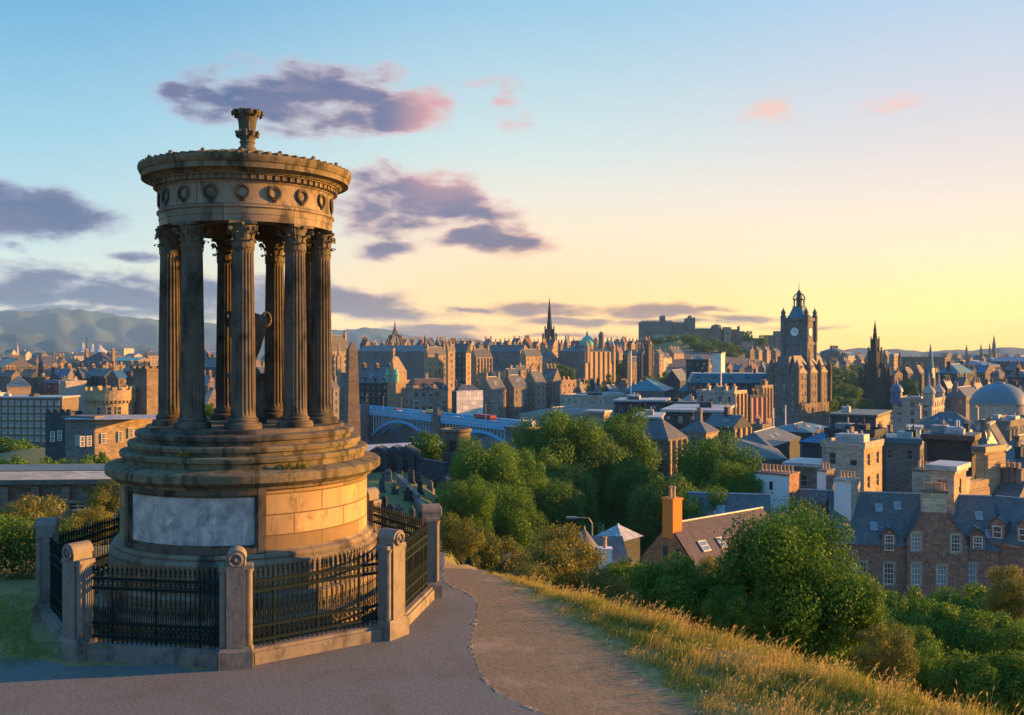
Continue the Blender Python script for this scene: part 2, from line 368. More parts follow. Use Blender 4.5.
# ------------------------------------------------------------------ terrain
CP = [(0, 45, -12), (100, 45, -12), (0, 75, -15), (110, 75, -14), (60, 110, -17), (60, 165, -19), (160, 160, -19), (100, 300, -36), (20, 430, -44), (50, 700, -44), (50, 1200, -40), (50, 2500, -30),
      (250, 90, -15), (250, 160, -20), (250, 300, -34), (400, 60, -14), (400, 85, -16.5), (400, 120, -17.5), (400, 160, -20), (470, 190, -26), (450, 300, -46), (600, 300, -46), (600, 420, -46), (380, 350, -44), (500, 450, -38),
      (520, 45, -14), (520, 80, -24), (520, 120, -32), (700, 60, -18), (850, 60, -20), (900, 100, -30), (700, 100, -25), (1000, 60, -18), (1000, 110, -32), (600, 100, -29), (600, 150, -34), (600, 220, -37), (800, 200, -37), (1000, 200, -38), (800, 400, -41), (1000, 400, -42),
      (900, 700, -42), (1000, 1000, -45), (1000, 3000, -50), (350, 600, -22), (250, 600, -35), (395, 725, -14), (550, 907, -4), (480, 800, -12), (680, 1207, 13), (735, 1230, 5), (640, 1000, -5), (600, 1150, -5), (650, 700, -34),
      (700, 600, -42), (790, 1150, -22), (850, 1200, -42), (760, 1230, -5), (500, 2000, -30), (800, 2500, -45), (300, 2500, -30), (500, 5000, -50), (0, 5000, -40), (1000, 6000, -55), (500, 12000, -60), (0, 12000, -60), (1024, 12000, -60),
      (512, 10, -10), (-150, 420, -44), (-150, 1000, -44), (-350, 600, -44), (-600, 200, -35), (-600, 2000, -44), (1600, 200, -38), (1600, 2000, -50)]
_cp = np.array([((p - 512) / F, math.log(y)) for p, y, z in CP]); _cz = np.array([z for *_, z in CP], float)
PLN = [((-1.5, 29.0), (.787, .617)), ((-8, 31.2), (.10, .995)), ((-34, 20), (-.97, .2))]
def H(x, y):
    x = np.asarray(x, float); y = np.asarray(y, float)
    r = np.hypot(x, y) + 1e-6; a = np.where(y > .3 * np.abs(x), x / np.maximum(y, 1e-6), np.sign(x) * 1.6)
    a = np.clip(a, -1.6, 1.6); l = np.log(np.maximum(np.where(y > .3 * np.abs(x), y, r), 8))
    num = np.zeros_like(x); den = np.zeros_like(x)
    for (ca, cl), z in zip(_cp, _cz):
        d2 = ((a - ca) * 3.2) ** 2 + (l - cl) ** 2 + .004
        w = d2 ** -1.7; num += w * z; den += w
    far = num / den
    s = np.full_like(x, -1e9)
    for (px, py), (nx, ny) in PLN: s = np.maximum(s, (x - px) * nx + (y - py) * ny)
    so = np.maximum(s, 0)
    hill = -6.5 - .60 * so - .25 * np.minimum(so, 1.2) ** 2 * .3
    near = np.where(y < 9, -6.5 + (9 - np.maximum(y, 0)) * .53, -6.5); near = np.where(y < 0, -1.73, near)
    hill = np.where(s > 0, hill + (near + 6.5) * np.clip(1 - so / 8, 0, 1), near)
    return np.where(s <= 0, hill, np.where(r > 140, far, np.maximum(np.minimum(far, -10), hill)))
def Hs(x, y): return float(H(np.array([x]), np.array([y]))[0])
ang = np.concatenate([np.arange(-180, -40, 5.0), np.arange(-40, 40, .45), np.arange(40, 180, 5.0)]); ang = np.radians(ang)
rad = np.geomspace(2.5, 11100, 190)
AA, RR = np.meshgrid(ang, rad, indexing='ij'); GX = np.sin(AA) * RR; GY = np.cos(AA) * RR; GZ = H(GX, GY)
na, nr = AA.shape; V = np.stack([GX, GY, GZ], -1).reshape(-1, 3)
ii, jj = np.meshgrid(np.arange(na), np.arange(nr - 1), indexing='ij'); i2 = (ii + 1) % na
Fq = np.stack([ii * nr + jj, ii * nr + jj + 1, i2 * nr + jj + 1, i2 * nr + jj], -1).reshape(-1, 4)
V = np.vstack([V, [[0, 0, -1.73]]]); 
fc = V[Fq].mean(1); mi = np.zeros(len(Fq), int); rr_ = np.hypot(fc[:, 0], fc[:, 1]); mi[rr_ > 210] = 1
cast = (rr_ > 1050) & (rr_ < 1500) & (fc[:, 0] / np.maximum(fc[:, 1], 1) > .10) & (fc[:, 0] / np.maximum(fc[:, 1], 1) < .36); mi[cast] = 0; mi[rr_ < 38] = 3
mi[rr_ > 3500] = 2
gr = link('ground', npmesh('ground', V, Fq, ['ground_grass', 'city_ground', 'hill_haze_blue', 'dry_ground'], mi, True)); gr['kind'] = 'structure'
# distant hills: two ranges, each a heightfield
def hills(prof, r0, r1, base, name='hills', seed=1):
    A = np.arange(-36, 36, .22); rs = np.linspace(r0, r1, 26); px = 512 + F * np.tan(np.radians(A))
    top = np.interp(px, [p for p, _ in prof], [q for _, q in prof])
    rg = np.random.default_rng(seed); jit = sum(rg.normal(0, 1) * np.sin(A * f_ + rg.uniform(0, 6)) / f_ * 3.0 for f_ in np.arange(.9, 9, .8))
    out = []
    for k, r in enumerate(rs):
        t = k / (len(rs) - 1); y = r * np.cos(np.radians(A)); peak = (HY - top) / F * (r0 + (r1 - r0) * .62) * np.cos(np.radians(A))
        sh = math.sin(min(1, t / .62) * math.pi / 2) if t < .62 else math.cos((t - .62) / .38 * math.pi / 2)
        rid = sum(np.sin(A * w_ + k * .55 * q_ + w_) for w_, q_ in ((1.1, 1), (2.3, -1.3), (3.9, .8))) * .07 * sh * (1 - sh) * 3
        z = base + (peak - base) * np.clip(sh + rid, 0, 1.0) + jit * 3 * sh + .035 * (peak - base) * sh * (1 - .5 * sh) * (np.sin(A * 5.1 + k * 1.3) * np.sin(A * 2.2 - k * .9) + .6 * np.sin(A * 9.7 + k * 2.1))
        out.append(np.stack([np.tan(np.radians(A)) * y, y, z], -1))
    Vh = np.stack(out, 1); n1, n2 = Vh.shape[:2]
    i_, j_ = np.meshgrid(np.arange(n1 - 1), np.arange(n2 - 1), indexing='ij')
    Fh = np.stack([i_ * n2 + j_, i_ * n2 + j_ + 1, (i_ + 1) * n2 + j_ + 1, (i_ + 1) * n2 + j_], -1).reshape(-1, 4)
    o = link(name, npmesh(name, Vh.reshape(-1, 3), Fh, ['hill_haze_blue'], None, True)); o['kind'] = 'structure'; return o
HZ = 1
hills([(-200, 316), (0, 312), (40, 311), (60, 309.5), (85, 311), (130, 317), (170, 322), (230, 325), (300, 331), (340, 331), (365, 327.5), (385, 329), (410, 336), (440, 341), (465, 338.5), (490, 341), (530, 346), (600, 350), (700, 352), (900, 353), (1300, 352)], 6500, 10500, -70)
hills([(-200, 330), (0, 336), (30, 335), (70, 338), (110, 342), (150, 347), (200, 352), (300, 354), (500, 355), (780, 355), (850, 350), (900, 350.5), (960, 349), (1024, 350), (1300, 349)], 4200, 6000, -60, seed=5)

# ------------------------------------------------------------------ path, bare soil, edging
edge = [(-2.15, 30.4), (-1.9, 26.8), (-1.3, 25.6), (-.96, 24.7), (-.88, 23.0), (-.94, 21.3), (-.75, 19.6), (-.43, 18.4), (0.0, 17.6), (.59, 16.9), (1.5, 15.6), (2.6, 13.4), (3.4, 9.5)]
def smooth_poly(pts, n=5):
    out = []
    for k in range(len(pts) - 1):
        p0 = pts[max(k - 1, 0)]; p1 = pts[k]; p2 = pts[k + 1]; p3 = pts[min(k + 2, len(pts) - 1)]
        for j in range(n):
            t = j / n
            out.append(tuple(.5 * ((2 * p1[i]) + (-p0[i] + p2[i]) * t + (2 * p0[i] - 5 * p1[i] + 4 * p2[i] - p3[i]) * t * t + (-p0[i] + 3 * p1[i] - 3 * p2[i] + p3[i]) * t ** 3) for i in range(2)))
    return out + [pts[-1]]
edge_s = smooth_poly(edge)
def sheet(name, poly, z, m):
    from mathutils.geometry import tessellate_polygon
    pts = [Vector((x, y, 0)) for x, y in poly]; tris = tessellate_polygon([pts]); mb = MB()
    for t in tris:
        tri = [(poly[i][0], poly[i][1], z) for i in t]
        a, b, c_ = tri
        if (b[0] - a[0]) * (c_[1] - a[1]) - (b[1] - a[1]) * (c_[0] - a[0]) < 0: tri.reverse()
        mb.face(tri)
    return structure(name, mb, [m])
wob = lambda k: .12 * math.sin(k * 1.7) + .07 * math.sin(k * 4.1)
pathpoly = edge_s + [(-24, 9.5), (-24, 20.5)] + [(-15, 20.4 + wob(1)), (-13, 20.6 + wob(2)), (-12, 20.3 + wob(3)), (-11, 20.0 + wob(4)), (-10, 19.75 + wob(5)), (-9, 19.6 + wob(6)), (-8, 19.55), (-7, 19.4 + wob(8)), (-6.4, 19.2), (-5.8, 19.5)] + [(-5, 21), (-4, 25), (-4, 29.4), (-3.2, 30.6)]
sheet('path', pathpoly, -6.488, 'path_asphalt')
soil_r = [(-1.0, 28.2), (-.3, 27.0), (.3, 25.3), (1.1, 23.4), (1.5, 22.0), (2.3, 20.2), (2.5, 19.0), (3.0, 17.8), (3.5, 16.7), (4.3, 15.2), (5.6, 12), (6.2, 9.5)]
soil_s = smooth_poly(soil_r, 14); soil_s = [(x + .16 * math.sin(k * 2.1) + .10 * math.sin(k * 5.3) + .08 * math.sin(k * 11.7), y) for k, (x, y) in enumerate(soil_s)]
sheet('bare_soil', list(reversed(soil_s)) + [(x + .02, y) for x, y in edge_s[3:]], -6.492, 'bare_soil')
mb = MB(); rg = random.Random(3)
acc = 0
for k in range(len(edge_s) - 1):
    a, b = Vector(edge_s[k]), Vector(edge_s[k + 1]); L = (b - a).length; n = max(1, int(L / .24))
    if a.y < 12: continue
    for j in range(n):
        if rg.random() < .12: continue
        c = a.lerp(b, (j + .5) / n); d = (b - a).normalized(); rt = math.atan2(d.y, d.x) + rg.uniform(-.2, .2)
        w, dd, h = .12 * rg.uniform(.7, 1.15), .055 * rg.uniform(.7, 1.3), rg.uniform(.0, .022)
        mb.frust((c.x, c.y), w, dd, w * .85, dd * .7, -6.52, -6.5 + h, 0, rt)
structure('kerb', mb, ['edge_stone'])

# ------------------------------------------------------------------ air: one even haze box round everything
hm = bpy.data.materials.new('haze'); hm.use_nodes = True; hn = hm.node_tree; hn.nodes.clear()
pv = hn.nodes.new('ShaderNodeVolumePrincipled'); ho = hn.nodes.new('ShaderNodeOutputMaterial'); hn.links.new(pv.outputs[0], ho.inputs['Volume'])
pv.inputs['Color'].default_value = (.30, .60, 1.0, 1); pv.inputs['Density'].default_value = 8.0e-5; pv.inputs['Anisotropy'].default_value = 0.0
hb_ = MB(); hb_.box(-11200, 11200, -11200, 11200, -110, 345); MAT['haze'] = hm
hz_o = part('haze', hb_, ['haze'], None); hz_o['kind'] = 'stuff'; mark(hz_o, 'thin pale blue evening haze over the city', 'haze')
hm.cycles.homogeneous_volume = True
NUM2 = ['first', 'second', 'third', 'fourth', 'fifth', 'sixth', 'seventh', 'eighth', 'ninth', 'tenth', 'eleventh', 'twelfth', 'thirteenth', 'fourteenth', 'fifteenth', 'sixteenth', 'seventeenth', 'eighteenth', 'nineteenth', 'twentieth']
# ------------------------------------------------------------------ city building kit
WM = {}
def win_mesh(w, h, kind):
    k = (round(w, 1), round(h, 1), kind)
    if k in WM: return WM[k]
    w, h = k[0], k[1]; mb = MB(); t = .10 if not kind.startswith('sash') else .09
    if kind == 'bay': mb.box(-w / 2, w / 2, -.03, .02, 0, h, 1)
    else:
        mb.box(-w / 2 + t, w / 2 - t, -.015, .02, t, h - t, 2 if kind in ('bright', 'sashblue') else 1)
        for a in ((-w / 2, -w / 2 + t, 0, h), (w / 2 - t, w / 2, 0, h), (-w / 2 + t, w / 2 - t, 0, t), (-w / 2 + t, w / 2 - t, h - t, h), (-w / 2 + t, w / 2 - t, h * .5 - .04, h * .5 + .04)): mb.box(a[0], a[1], -.05, .02, a[2], a[3], 0)
        if kind == 'blind': mb.box(-w / 2 + t, w / 2 - t, -.02, .0, h * .55, h - t, 0)
        if kind.startswith('sash'):
            for q in (-1, 1): mb.box(q * w / 6 - .02, q * w / 6 + .02, -.035, .02, t, h - t, 0)
            for q in (.25, .75): mb.box(-w / 2 + t, w / 2 - t, -.036, .02, h * q - .02, h * q + .02, 0)
    WM[k] = mb.data('window', [{'sash': 'frame_white', 'sashblue': 'frame_white', 'white': 'frame_white', 'bay': 'frame_pale'}.get(kind, 'frame_pale'), 'glass_dark', 'glass_sky']); return WM[k]
POT = None
def wall_grid(mb, P0, ux, nin, L, Ht, holes, mi=0, d=.2, z_start=0.0):
    """a wall plane with real openings: holes = (centre along, z0, width, height)"""
    P0, ux, nin = Vector(P0), Vector(ux), Vector(nin); xs = {0.0, L}; zs = {z_start, Ht}
    for (c, z, w, h) in holes: xs |= {c - w / 2, c + w / 2}; zs |= {z, z + h}
    xs, zs = sorted(xs), sorted(zs); q = lambda x, z, k=0.0: tuple(P0 + ux * x + nin * k + Vector((0, 0, z)))
    for a, b in zip(xs, xs[1:]):
        if b - a < 1e-5: continue
        hc = [h_ for h_ in holes if h_[0] - h_[2] / 2 < (a + b) / 2 < h_[0] + h_[2] / 2]
        if not hc: mb.face([q(a, z_start), q(b, z_start), q(b, Ht), q(a, Ht)], mi); continue
        for z0, z1 in zip(zs, zs[1:]):
            if z1 - z0 < 1e-5: continue
            if not any(h_[1] < (z0 + z1) / 2 < h_[1] + h_[3] for h_ in hc): mb.face([q(a, z0), q(b, z0), q(b, z1), q(a, z1)], mi)
    for (c, z, w, h) in holes:
        a, b, z1 = c - w / 2, c + w / 2, z + h
        mb.face([q(a, z), q(a, z, d), q(a, z1, d), q(a, z1)][::-1], mi); mb.face([q(b, z), q(b, z, d), q(b, z1, d), q(b, z1)], mi); mb.face([q(a, z), q(b, z), q(b, z, d), q(a, z, d)], mi); mb.face([q(a, z1), q(a, z1, d), q(b, z1, d), q(b, z1)], mi)
def chimney(par, x, y, z0, z1, w, d, pots, wall):
    mb = MB(); mb.box(x - w / 2, x + w / 2, y - d / 2, y + d / 2, z0, z1); mb.box(x - w / 2 - .12, x + w / 2 + .12, y - d / 2 - .12, y + d / 2 + .12, z1, z1 + .25)
    n = max(1, pots)
    for k in range(n):
        a = (k + .5) / n - .5; q = (x + (a * w * .9 if w >= d else 0), y + (a * d * .9 if d > w else 0))
        mb.lathe([(.16, z1 + .2), (.14, z1 + .85), (.18, z1 + .9), (.18, z1 + 1.0), (.01, z1 + .98)], 7, q, 1)
    return part('chimney', mb, ['wall_' + wall, 'chimney_pot'], par)
def corner_dims(xl, xc, xr, Y, beta, depth=None):
    uc, ul, ur = (xc - 512) / F, (xl - 512) / F, (xr - 512) / F; Cx = uc * Y; cb, sb = math.cos(beta), math.sin(beta)
    LA = (Cx - ul * Y) / max(.05, cb + ul * sb)
    den = sb - ur * cb
    LB = depth if depth else ((ur * Y - Cx) / den if den > .02 else 15)
    return Cx, LA, min(LB, 90)
def B(name, label, xl, xc, xr, yt, Y, beta, wall='sand', roof='slate', rh=4, rt='hip', depth=None, rows=None, fh=3.3, ww=1.1, wh=1.8, sp=3.0, kind='plain', chim=2, dorm=0, maxw=44, cat='building', group=None, z0=None, ztop=None, wallB=None, pots=4, cornice=True, chw=None):
    be = R(beta); Cx, LA, LB = corner_dims(xl, xc, xr, Y, be, depth)
    zt = Z_(yt, Y) if ztop is None else ztop
    ccx = Cx - LA / 2 * math.cos(be) + LB / 2 * math.sin(be); ccy = Y + LA / 2 * math.sin(be) + LB / 2 * math.cos(be)
    zb = (min(Hs(Cx, Y), Hs(ccx, ccy)) - 2) if z0 is None else z0
    zb = min(zb, zt - 3)
    t = thing(name, label, cat, (Cx, Y, zb), -be, group); h = zt - zb
    vis = h - 2; nrow = rows if rows is not None else int(min(6, vis / fh)); ca = max(1, int(LA / sp)); cb_ = max(1, int(LB / sp))
    while nrow * (ca + (cb_ if xr > xc else 0)) > maxw and nrow > 0:
        if ca > 8: ca -= 1
        elif cb_ > 8: cb_ -= 1
        elif nrow > 3: nrow -= 1
        elif max(ca, cb_) > 3: ca = max(2, ca - 1); cb_ = max(2, cb_ - 1)
        else: break
    mes = [win_mesh(ww, wh, kind)] * 3 + [win_mesh(ww, wh, 'bright' if kind == 'plain' else kind), win_mesh(ww, wh, 'blind' if kind == 'plain' else kind)]; rw = random.Random(int(xc * 13 + Y)); w_, h_ = round(ww, 1), round(wh, 1); HA, HB = [], []
    for j in range(nrow):
        z = h - fh * (j + 1) + (fh - wh) * .45
        if z < .3: break
        if LA > 2.2 and LA / ca > w_ + .3: HA += [((i + .5) * LA / ca, z, w_, h_) for i in range(ca)]
        if xr > xc and LB > 2.2 and LB / cb_ > w_ + .3: HB += [((i + .5) * LB / cb_, z, w_, h_) for i in range(cb_)]
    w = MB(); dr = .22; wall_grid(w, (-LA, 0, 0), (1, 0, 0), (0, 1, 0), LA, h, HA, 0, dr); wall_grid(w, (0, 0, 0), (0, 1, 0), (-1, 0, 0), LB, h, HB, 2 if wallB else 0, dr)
    w.face([(0, LB, 0), (-LA, LB, 0), (-LA, LB, h), (0, LB, h)]); w.face([(-LA, LB, 0), (-LA, 0, 0), (-LA, 0, h), (-LA, LB, h)])
    for (c, z, a, b) in HA: link('window', rw.choice(mes), t, (-LA + c, dr - .03, z))
    for (c, z, a, b) in HB: link('window', rw.choice(mes), t, (-dr + .03, c, z), R(90))
    if Y < 750 and nrow > 1:
        for j in range(1, nrow, 2):
            zz = h - fh * j - .1; w.box(-LA - .07, 0, -.07, -.004, zz, zz + .16, 1); w.box(.004, .07, -.07, LB, zz, zz + .16, 1)
    if cornice: w.box(-LA - .2, .2, -.2, LB + .2, h - .05, h + .35, 1)
    e = .25; hz = h + .35 if cornice else h; r = MB()
    x0, x1, y0, y1 = -LA - e, e, -e, LB + e; Lx, Ly = x1 - x0, y1 - y0
    if rt == 'flat':
        r.box(x0 + .45, x1 - .45, y0 + .45, y1 - .45, hz - .3, hz - .05 + .12)
        w.box(x0, x1, y0, y0 + .3, hz, hz + .6, 1); w.box(x1 - .3, x1, y0 + .3, y1 - .3, hz, hz + .6, 1); w.box(x0, x0 + .3, y0 + .3, y1 - .3, hz, hz + .6, 1); w.box(x0, x1, y1 - .3, y1, hz, hz + .6, 1)
    elif rt == 'slab':
        r.box(x0 - .2, x1 + .2, y0 - .2, y1 + .2, hz, hz + rh)
    elif rt in ('hip', 'gx', 'gy', 'pyr'):
        mx, my = (x0 + x1) / 2, (y0 + y1) / 2
        if rt == 'pyr': A_ = Bq = (mx, my, hz + rh)
        elif rt == 'gx': A_, Bq = (x0, my, hz + rh), (x1, my, hz + rh)
        elif rt == 'gy': A_, Bq = (mx, y0, hz + rh), (mx, y1, hz + rh)
        elif Lx >= Ly: A_, Bq = (x0 + Ly / 2, my, hz + rh), (x1 - Ly / 2, my, hz + rh)
        else: A_, Bq = (mx, y0 + Lx / 2, hz + rh), (mx, y1 - Lx / 2, hz + rh)
        c = [(x0, y0, hz), (x1, y0, hz), (x1, y1, hz), (x0, y1, hz)]
        if rt == 'gy' or (rt == 'hip' and Lx < Ly):
            r.face([c[1], c[2], Bq, A_]); r.face([c[3], c[0], A_, Bq])
            (w if rt == 'gy' else r).face([c[0], c[1], A_]); (w if rt == 'gy' else r).face([c[2], c[3], Bq])
        else:
            if rt != 'pyr': r.face([c[0], c[1], Bq, A_]); r.face([c[2], c[3], A_, Bq])
            else: r.face([c[0], c[1], A_]); r.face([c[2], c[3], A_])
            (w if rt == 'gx' else r).face([c[1], c[2], Bq]); (w if rt == 'gx' else r).face([c[3], c[0], A_])
        if rt != 'pyr': r.tube(A_, Bq, .12, None, 5, 1)
        r.face(c[::-1])
    elif rt == 'mansard':
        i_ = min(rh * .45, Lx * .3, Ly * .3)
        pts0 = [(x0, y0), (x1, y0), (x1, y1), (x0, y1)]; pts1 = [(x0 + i_, y0 + i_), (x1 - i_, y0 + i_), (x1 - i_, y1 - i_), (x0 + i_, y1 - i_)]
        for k in range(4): r.face([(*pts0[k], hz), (*pts0[(k + 1) % 4], hz), (*pts1[(k + 1) % 4], hz + rh), (*pts1[k], hz + rh)])
        r.face([(*q, hz + rh) for q in pts1], 1)
    cornm = 'wall_' + wall
    part('wall', w, ['wall_' + wall, cornm, 'wall_' + (wallB or wall)], t)  # wallB: right face's own colour, mostly a painted sunlit tone, else sheeting
    ro = part('roof', r, ['roof_' + roof, 'roof_lead' if roof not in ('tile',) else 'roof_tile'], t)
    rgb = random.Random(int(xl * 7 + Y))
    if Y < 260 and chim:
        m_ = MB().tube((0, 0, 0), (0, 0, 3.2), .035, None, 4).tube((-.7, 0, 2.9), (.7, 0, 2.9), .03, None, 4)
        for q in (-.5, -.2, .1, .4): m_.tube((q, -.35, 2.9), (q, .35, 2.9), .02, None, 4)
        part('aerial', m_, ['metal_grey'], ro, loc=(x0 + Lx * .3, (y0 + y1) / 2, hz + (rh if rt != 'flat' else .3) - .2), rot=rgb.uniform(0, 3))
    if Y < 480 and h > 8:
        if LA > 5: part('drainpipe', MB().tube((-LA * rgb.uniform(.15, .85), -.14, 0), (-LA * .5, -.14, h - .1), .07, None, 5) if False else MB().tube((-LA + .35, -.16, 0), (-LA + .35, -.16, h - .1), .07, None, 5), ['metal_grey'], t)
        if rt in ('slab', 'flat') and min(LA, LB) > 6:
            for k in range(rgb.choice([1, 2, 3])):
                a, b = rgb.uniform(.9, min(3.0, LA * .2)), rgb.uniform(.8, min(2.6, LB * .2)); x_, y_ = -LA * rgb.uniform(.2, .8), LB * rgb.uniform(.2, .8); zz = hz + (rh if rt == 'slab' else .05)
                part('roof_vent', MB().box(-a, a, -b, b, -.1, rgb.uniform(.7, 1.6)).box(-a * .8, a * .8, -b * .8, b * .8, 1.6, 1.75) if False else MB().box(-a, a, -b, b, -.1, rgb.uniform(.7, 1.6)).tube((a * .4, 0, 0), (a * .4, 0, 2.1), .18, None, 8), [rgb.choice(['metal_grey', 'roof_lead', 'wall_dark'])], ro, loc=(x_, y_, zz))
        if rt in ('gx', 'gy', 'hip') and min(LA, LB) > 7:
            alongx = not (rt == 'gy' or (rt == 'hip' and Lx < Ly)); half = (Ly if alongx else Lx) / 2; sl = math.atan2(rh, half)
            for k in range(rgb.choice([1, 2, 3])):
                u = rgb.uniform(.3, .7); f_ = rgb.uniform(.35, .65); m_ = MB().box(-.45, .45, -.65, .65, -.02, .10, 0).box(-.36, .36, -.55, .55, .10, .115, 1)
                if alongx: o = part('skylight', m_, ['roof_lead', 'glass_sky'], ro, loc=(x0 + Lx * u, y0 + half * f_, hz + rh * f_)); o.rotation_euler = (sl, 0, 0)
                else: o = part('skylight', m_, ['roof_lead', 'glass_sky'], ro, loc=(x1 - half * f_, y0 + Ly * u, hz + rh * f_)); o.rotation_euler = (0, sl, 0)
    if chim and rt != 'slab':
        cw = chw or min(2.6, max(1.2, .16 * min(LA, LB))); topz = hz + rh * (1 if rt not in ('flat',) else 0)
        for k in range(chim):
            f_ = (k + .5) / chim if chim > 2 else (.04, .96)[k % 2] if chim == 2 else .5
            if rt in ('gy',) or (rt == 'hip' and Ly > Lx): chimney(ro, (x0 + x1) / 2, y0 + .6 + (Ly - 1.2) * f_, hz + rh * .3, topz + 1.5, cw, .9, pots, wall)
            else: chimney(ro, x0 + .6 + (Lx - 1.2) * f_, (y0 + y1) / 2, hz - .2 if rt == 'flat' else hz + rh * .3, topz + 1.5, .9, cw, pots, wall)
    for k in range(dorm):     # dormers on the left face roof and on the right face roof
        for fc_ in (0, 1):
            L_ = LA if fc_ == 0 else LB
            if (fc_ == 1 and xr <= xc) or L_ < 5: continue
            q = L_ * (k + .5) / dorm; d_ = MB(); w_ = .75; hh = min(rh * .55, 1.9)
            dep = 2.2; zz = hz + .25
            d_.box(-w_, w_, .3, .3 + dep, 0, hh, 0); d_.face([(-w_ - .15, .15, hh), (0, .15, hh + .7), (0, dep + .3, hh + .7), (-w_ - .15, dep + .3, hh)][::-1], 1); d_.face([(w_ + .15, .15, hh), (0, .15, hh + .7), (0, dep + .3, hh + .7), (w_ + .15, dep + .3, hh)], 1)
            d_.face([(-w_ - .1, .31, hh), (w_ + .1, .31, hh), (0, .31, hh + .66)], 0)
            dd = part('dormer', d_, ['wall_' + wall, 'roof_' + roof], ro, loc=((-L_ + q, 0, zz) if fc_ == 0 else (0, q, zz)), rot=0 if fc_ == 0 else R(90))
            link('window', win_mesh(1.0, max(.8, round(hh * .75, 1)), 'white' if kind != 'bay' else kind), dd, (0, .27, .15))
    return t, LA, LB, h, hz
def lathe_part(name, prof, par, m, n=20, c=(0, 0), loc=(0, 0, 0), smooth=True):
    mb = MB(); mb.lathe(prof, n, c); return part(name, mb, [m], par, smooth, loc=loc)
def crenel(mb, r, z, n, w, h, c=(0, 0), mi=0):
    for k in range(n):
        a = 2 * math.pi * k / n; mb.box(r - .35, r, -w / 2, w / 2, z, z + h, mi, a, c)
TEN = 'old tenements on the ridge'; NT = 'low roofs below the clock tower'
tb = B
# ---- left: office slab behind the castle house
t, LA, LB, h, hz = B('office_building', 'long modern office slab with a grid of pale window bays, far left', -40, 62, 64, 399, 400, 3, 'brown', 'lead', .6, 'slab', depth=14, rows=0, chim=0, z0=-46)
m_bay = MB(); m_bay.box(-.95, .95, -.25, .05, 0, 2.1, 0); m_bay.box(-.72, .72, -.28, -.24, .9, 1.9, 1); bay = m_bay.data('window', ['wall_cream', 'glass_sky'])
for j in range(6):
    for i in range(15):
        link('window', bay, t, (-1.9 - 2.85 * i, -.04, h - 2.75 - 3.06 * j))
for i in range(8): part('column', MB().box(-.6, .6, -.9, -.2, 0, h - 19.5), ['wall_red'], t, loc=(-3 - 5.6 * i, 0, 0))
for a in [('pavilion', 'small sunlit orange block with a pyramid slate roof above the office slab', 3, 7, 31, 388, 440, 62, 'sand', 'slate', 5, 'pyr', None, 0, 0),
          ('rooftop_block', 'brown stair block standing behind the office slab', 38, 46, 49, 379, 470, 40, 'brown', 'slate', 2, 'flat', None, 3, 1),
          ('rooftop_block', 'square blue-glazed block right of the brown stair block', 46, 59, 61, 384, 460, 20, 'dark', 'blue', 1.5, 'slab', 12, 2, 0),
          ('tenement', 'plain pale brown gable wall with tall flues beside the turreted tower', 60, 66, 86, 383, 420, 50, 'pale', 'slate', 2, 'flat', None, 0, 2)]:
    B(a[0], a[1], *a[2:12], depth=a[12], rows=a[13], chim=a[14])
# ---- turreted castle house
Yg = 150; s = Yg / F
cst = thing('castle_house', 'turreted stone house with a big round battlemented tower and a square tower, partly sunlit', 'house', (X_(98, Yg), Yg, -22), 0)
gz = lambda y: Z_(y, Yg) + 22; gx = lambda x: (x - 98) * s
mb = MB(); rr = 25.5 * s; mb.lathe([(rr - .35, gz(462)), (rr - .3, gz(403)), (rr + .05, gz(401)), (rr + .1, gz(397)), (rr + .1, gz(391)), (rr - .35, gz(391)), (rr - .35, gz(394)), (.1, gz(394))], 40)
crenel(mb, rr + .1, gz(391), 18, .75, .55)
for k in range(40): a = 2 * math.pi * k / 40; mb.box(rr - .35, rr + .02, -.1, .1, gz(404), gz(400.5), 0, a)
rt_ = part('round_tower', mb, ['wall_sand'], cst, loc=(0, 5, 0))
mb = MB(); mb.box(-1.6, 1.7, -1.4, 1.9, 0, gz(371), 0, -.5); mb.box(-1.8, 1.9, -1.6, 2.1, gz(371), gz(369), 0, -.5)
for k in range(4):
    for q in (-1.4, -.1, 1.2): mb.box(q - .35, q + .35, -1.75, -1.35, gz(369), gz(366.5), 0, -.5 + k * math.pi / 2)
part('square_tower', mb, ['wall_brown'], cst, loc=(gx(132), 6, 0))
mb = MB(); mb.box(-7.7, 0, 0, 9, 0, gz(418), 0, -.35); mb.box(-7.9, .2, -.2, 9.2, gz(418), gz(415), 0, -.35); part('front_block', mb, ['wall_grey'], cst, loc=(gx(103), -3, 0))
mb = MB(); mb.box(-.1, 11, 0, 7, 0, gz(419), 0, .25); mb.box(-.2, 11.2, -.2, 7.2, gz(419), gz(416.5), 0, .25); part('sunlit_wing', mb, ['wall_sand'], cst, loc=(gx(104), -2.8, 0), rot=.35)
mb = MB(); mb.box(-2, 2, 0, 4, 0, gz(412), 0, 0)
for q in (-1.6, -.5, .6, 1.6): mb.box(q - .3, q + .3, 0, .4, gz(412), gz(409), 0)
part('corner_turret', mb, ['wall_dark'], cst, loc=(gx(61), -1, 0))
mb = MB(); z_ = gz(418); mb.face([(-3, -.5, z_), (3, -1.6, z_), (2, 1.5, z_ + .5), (-2, 2.0, z_ + .5)]); mb.face([(3, -1.6, z_), (12, .8, z_), (11, 3.5, z_ + .5), (2, 1.5, z_ + .5)]); part('roof', mb, ['roof_lead'], cst, loc=(gx(90), -2.2, 0))
wl = win_mesh(.7, 1.6, 'sash')
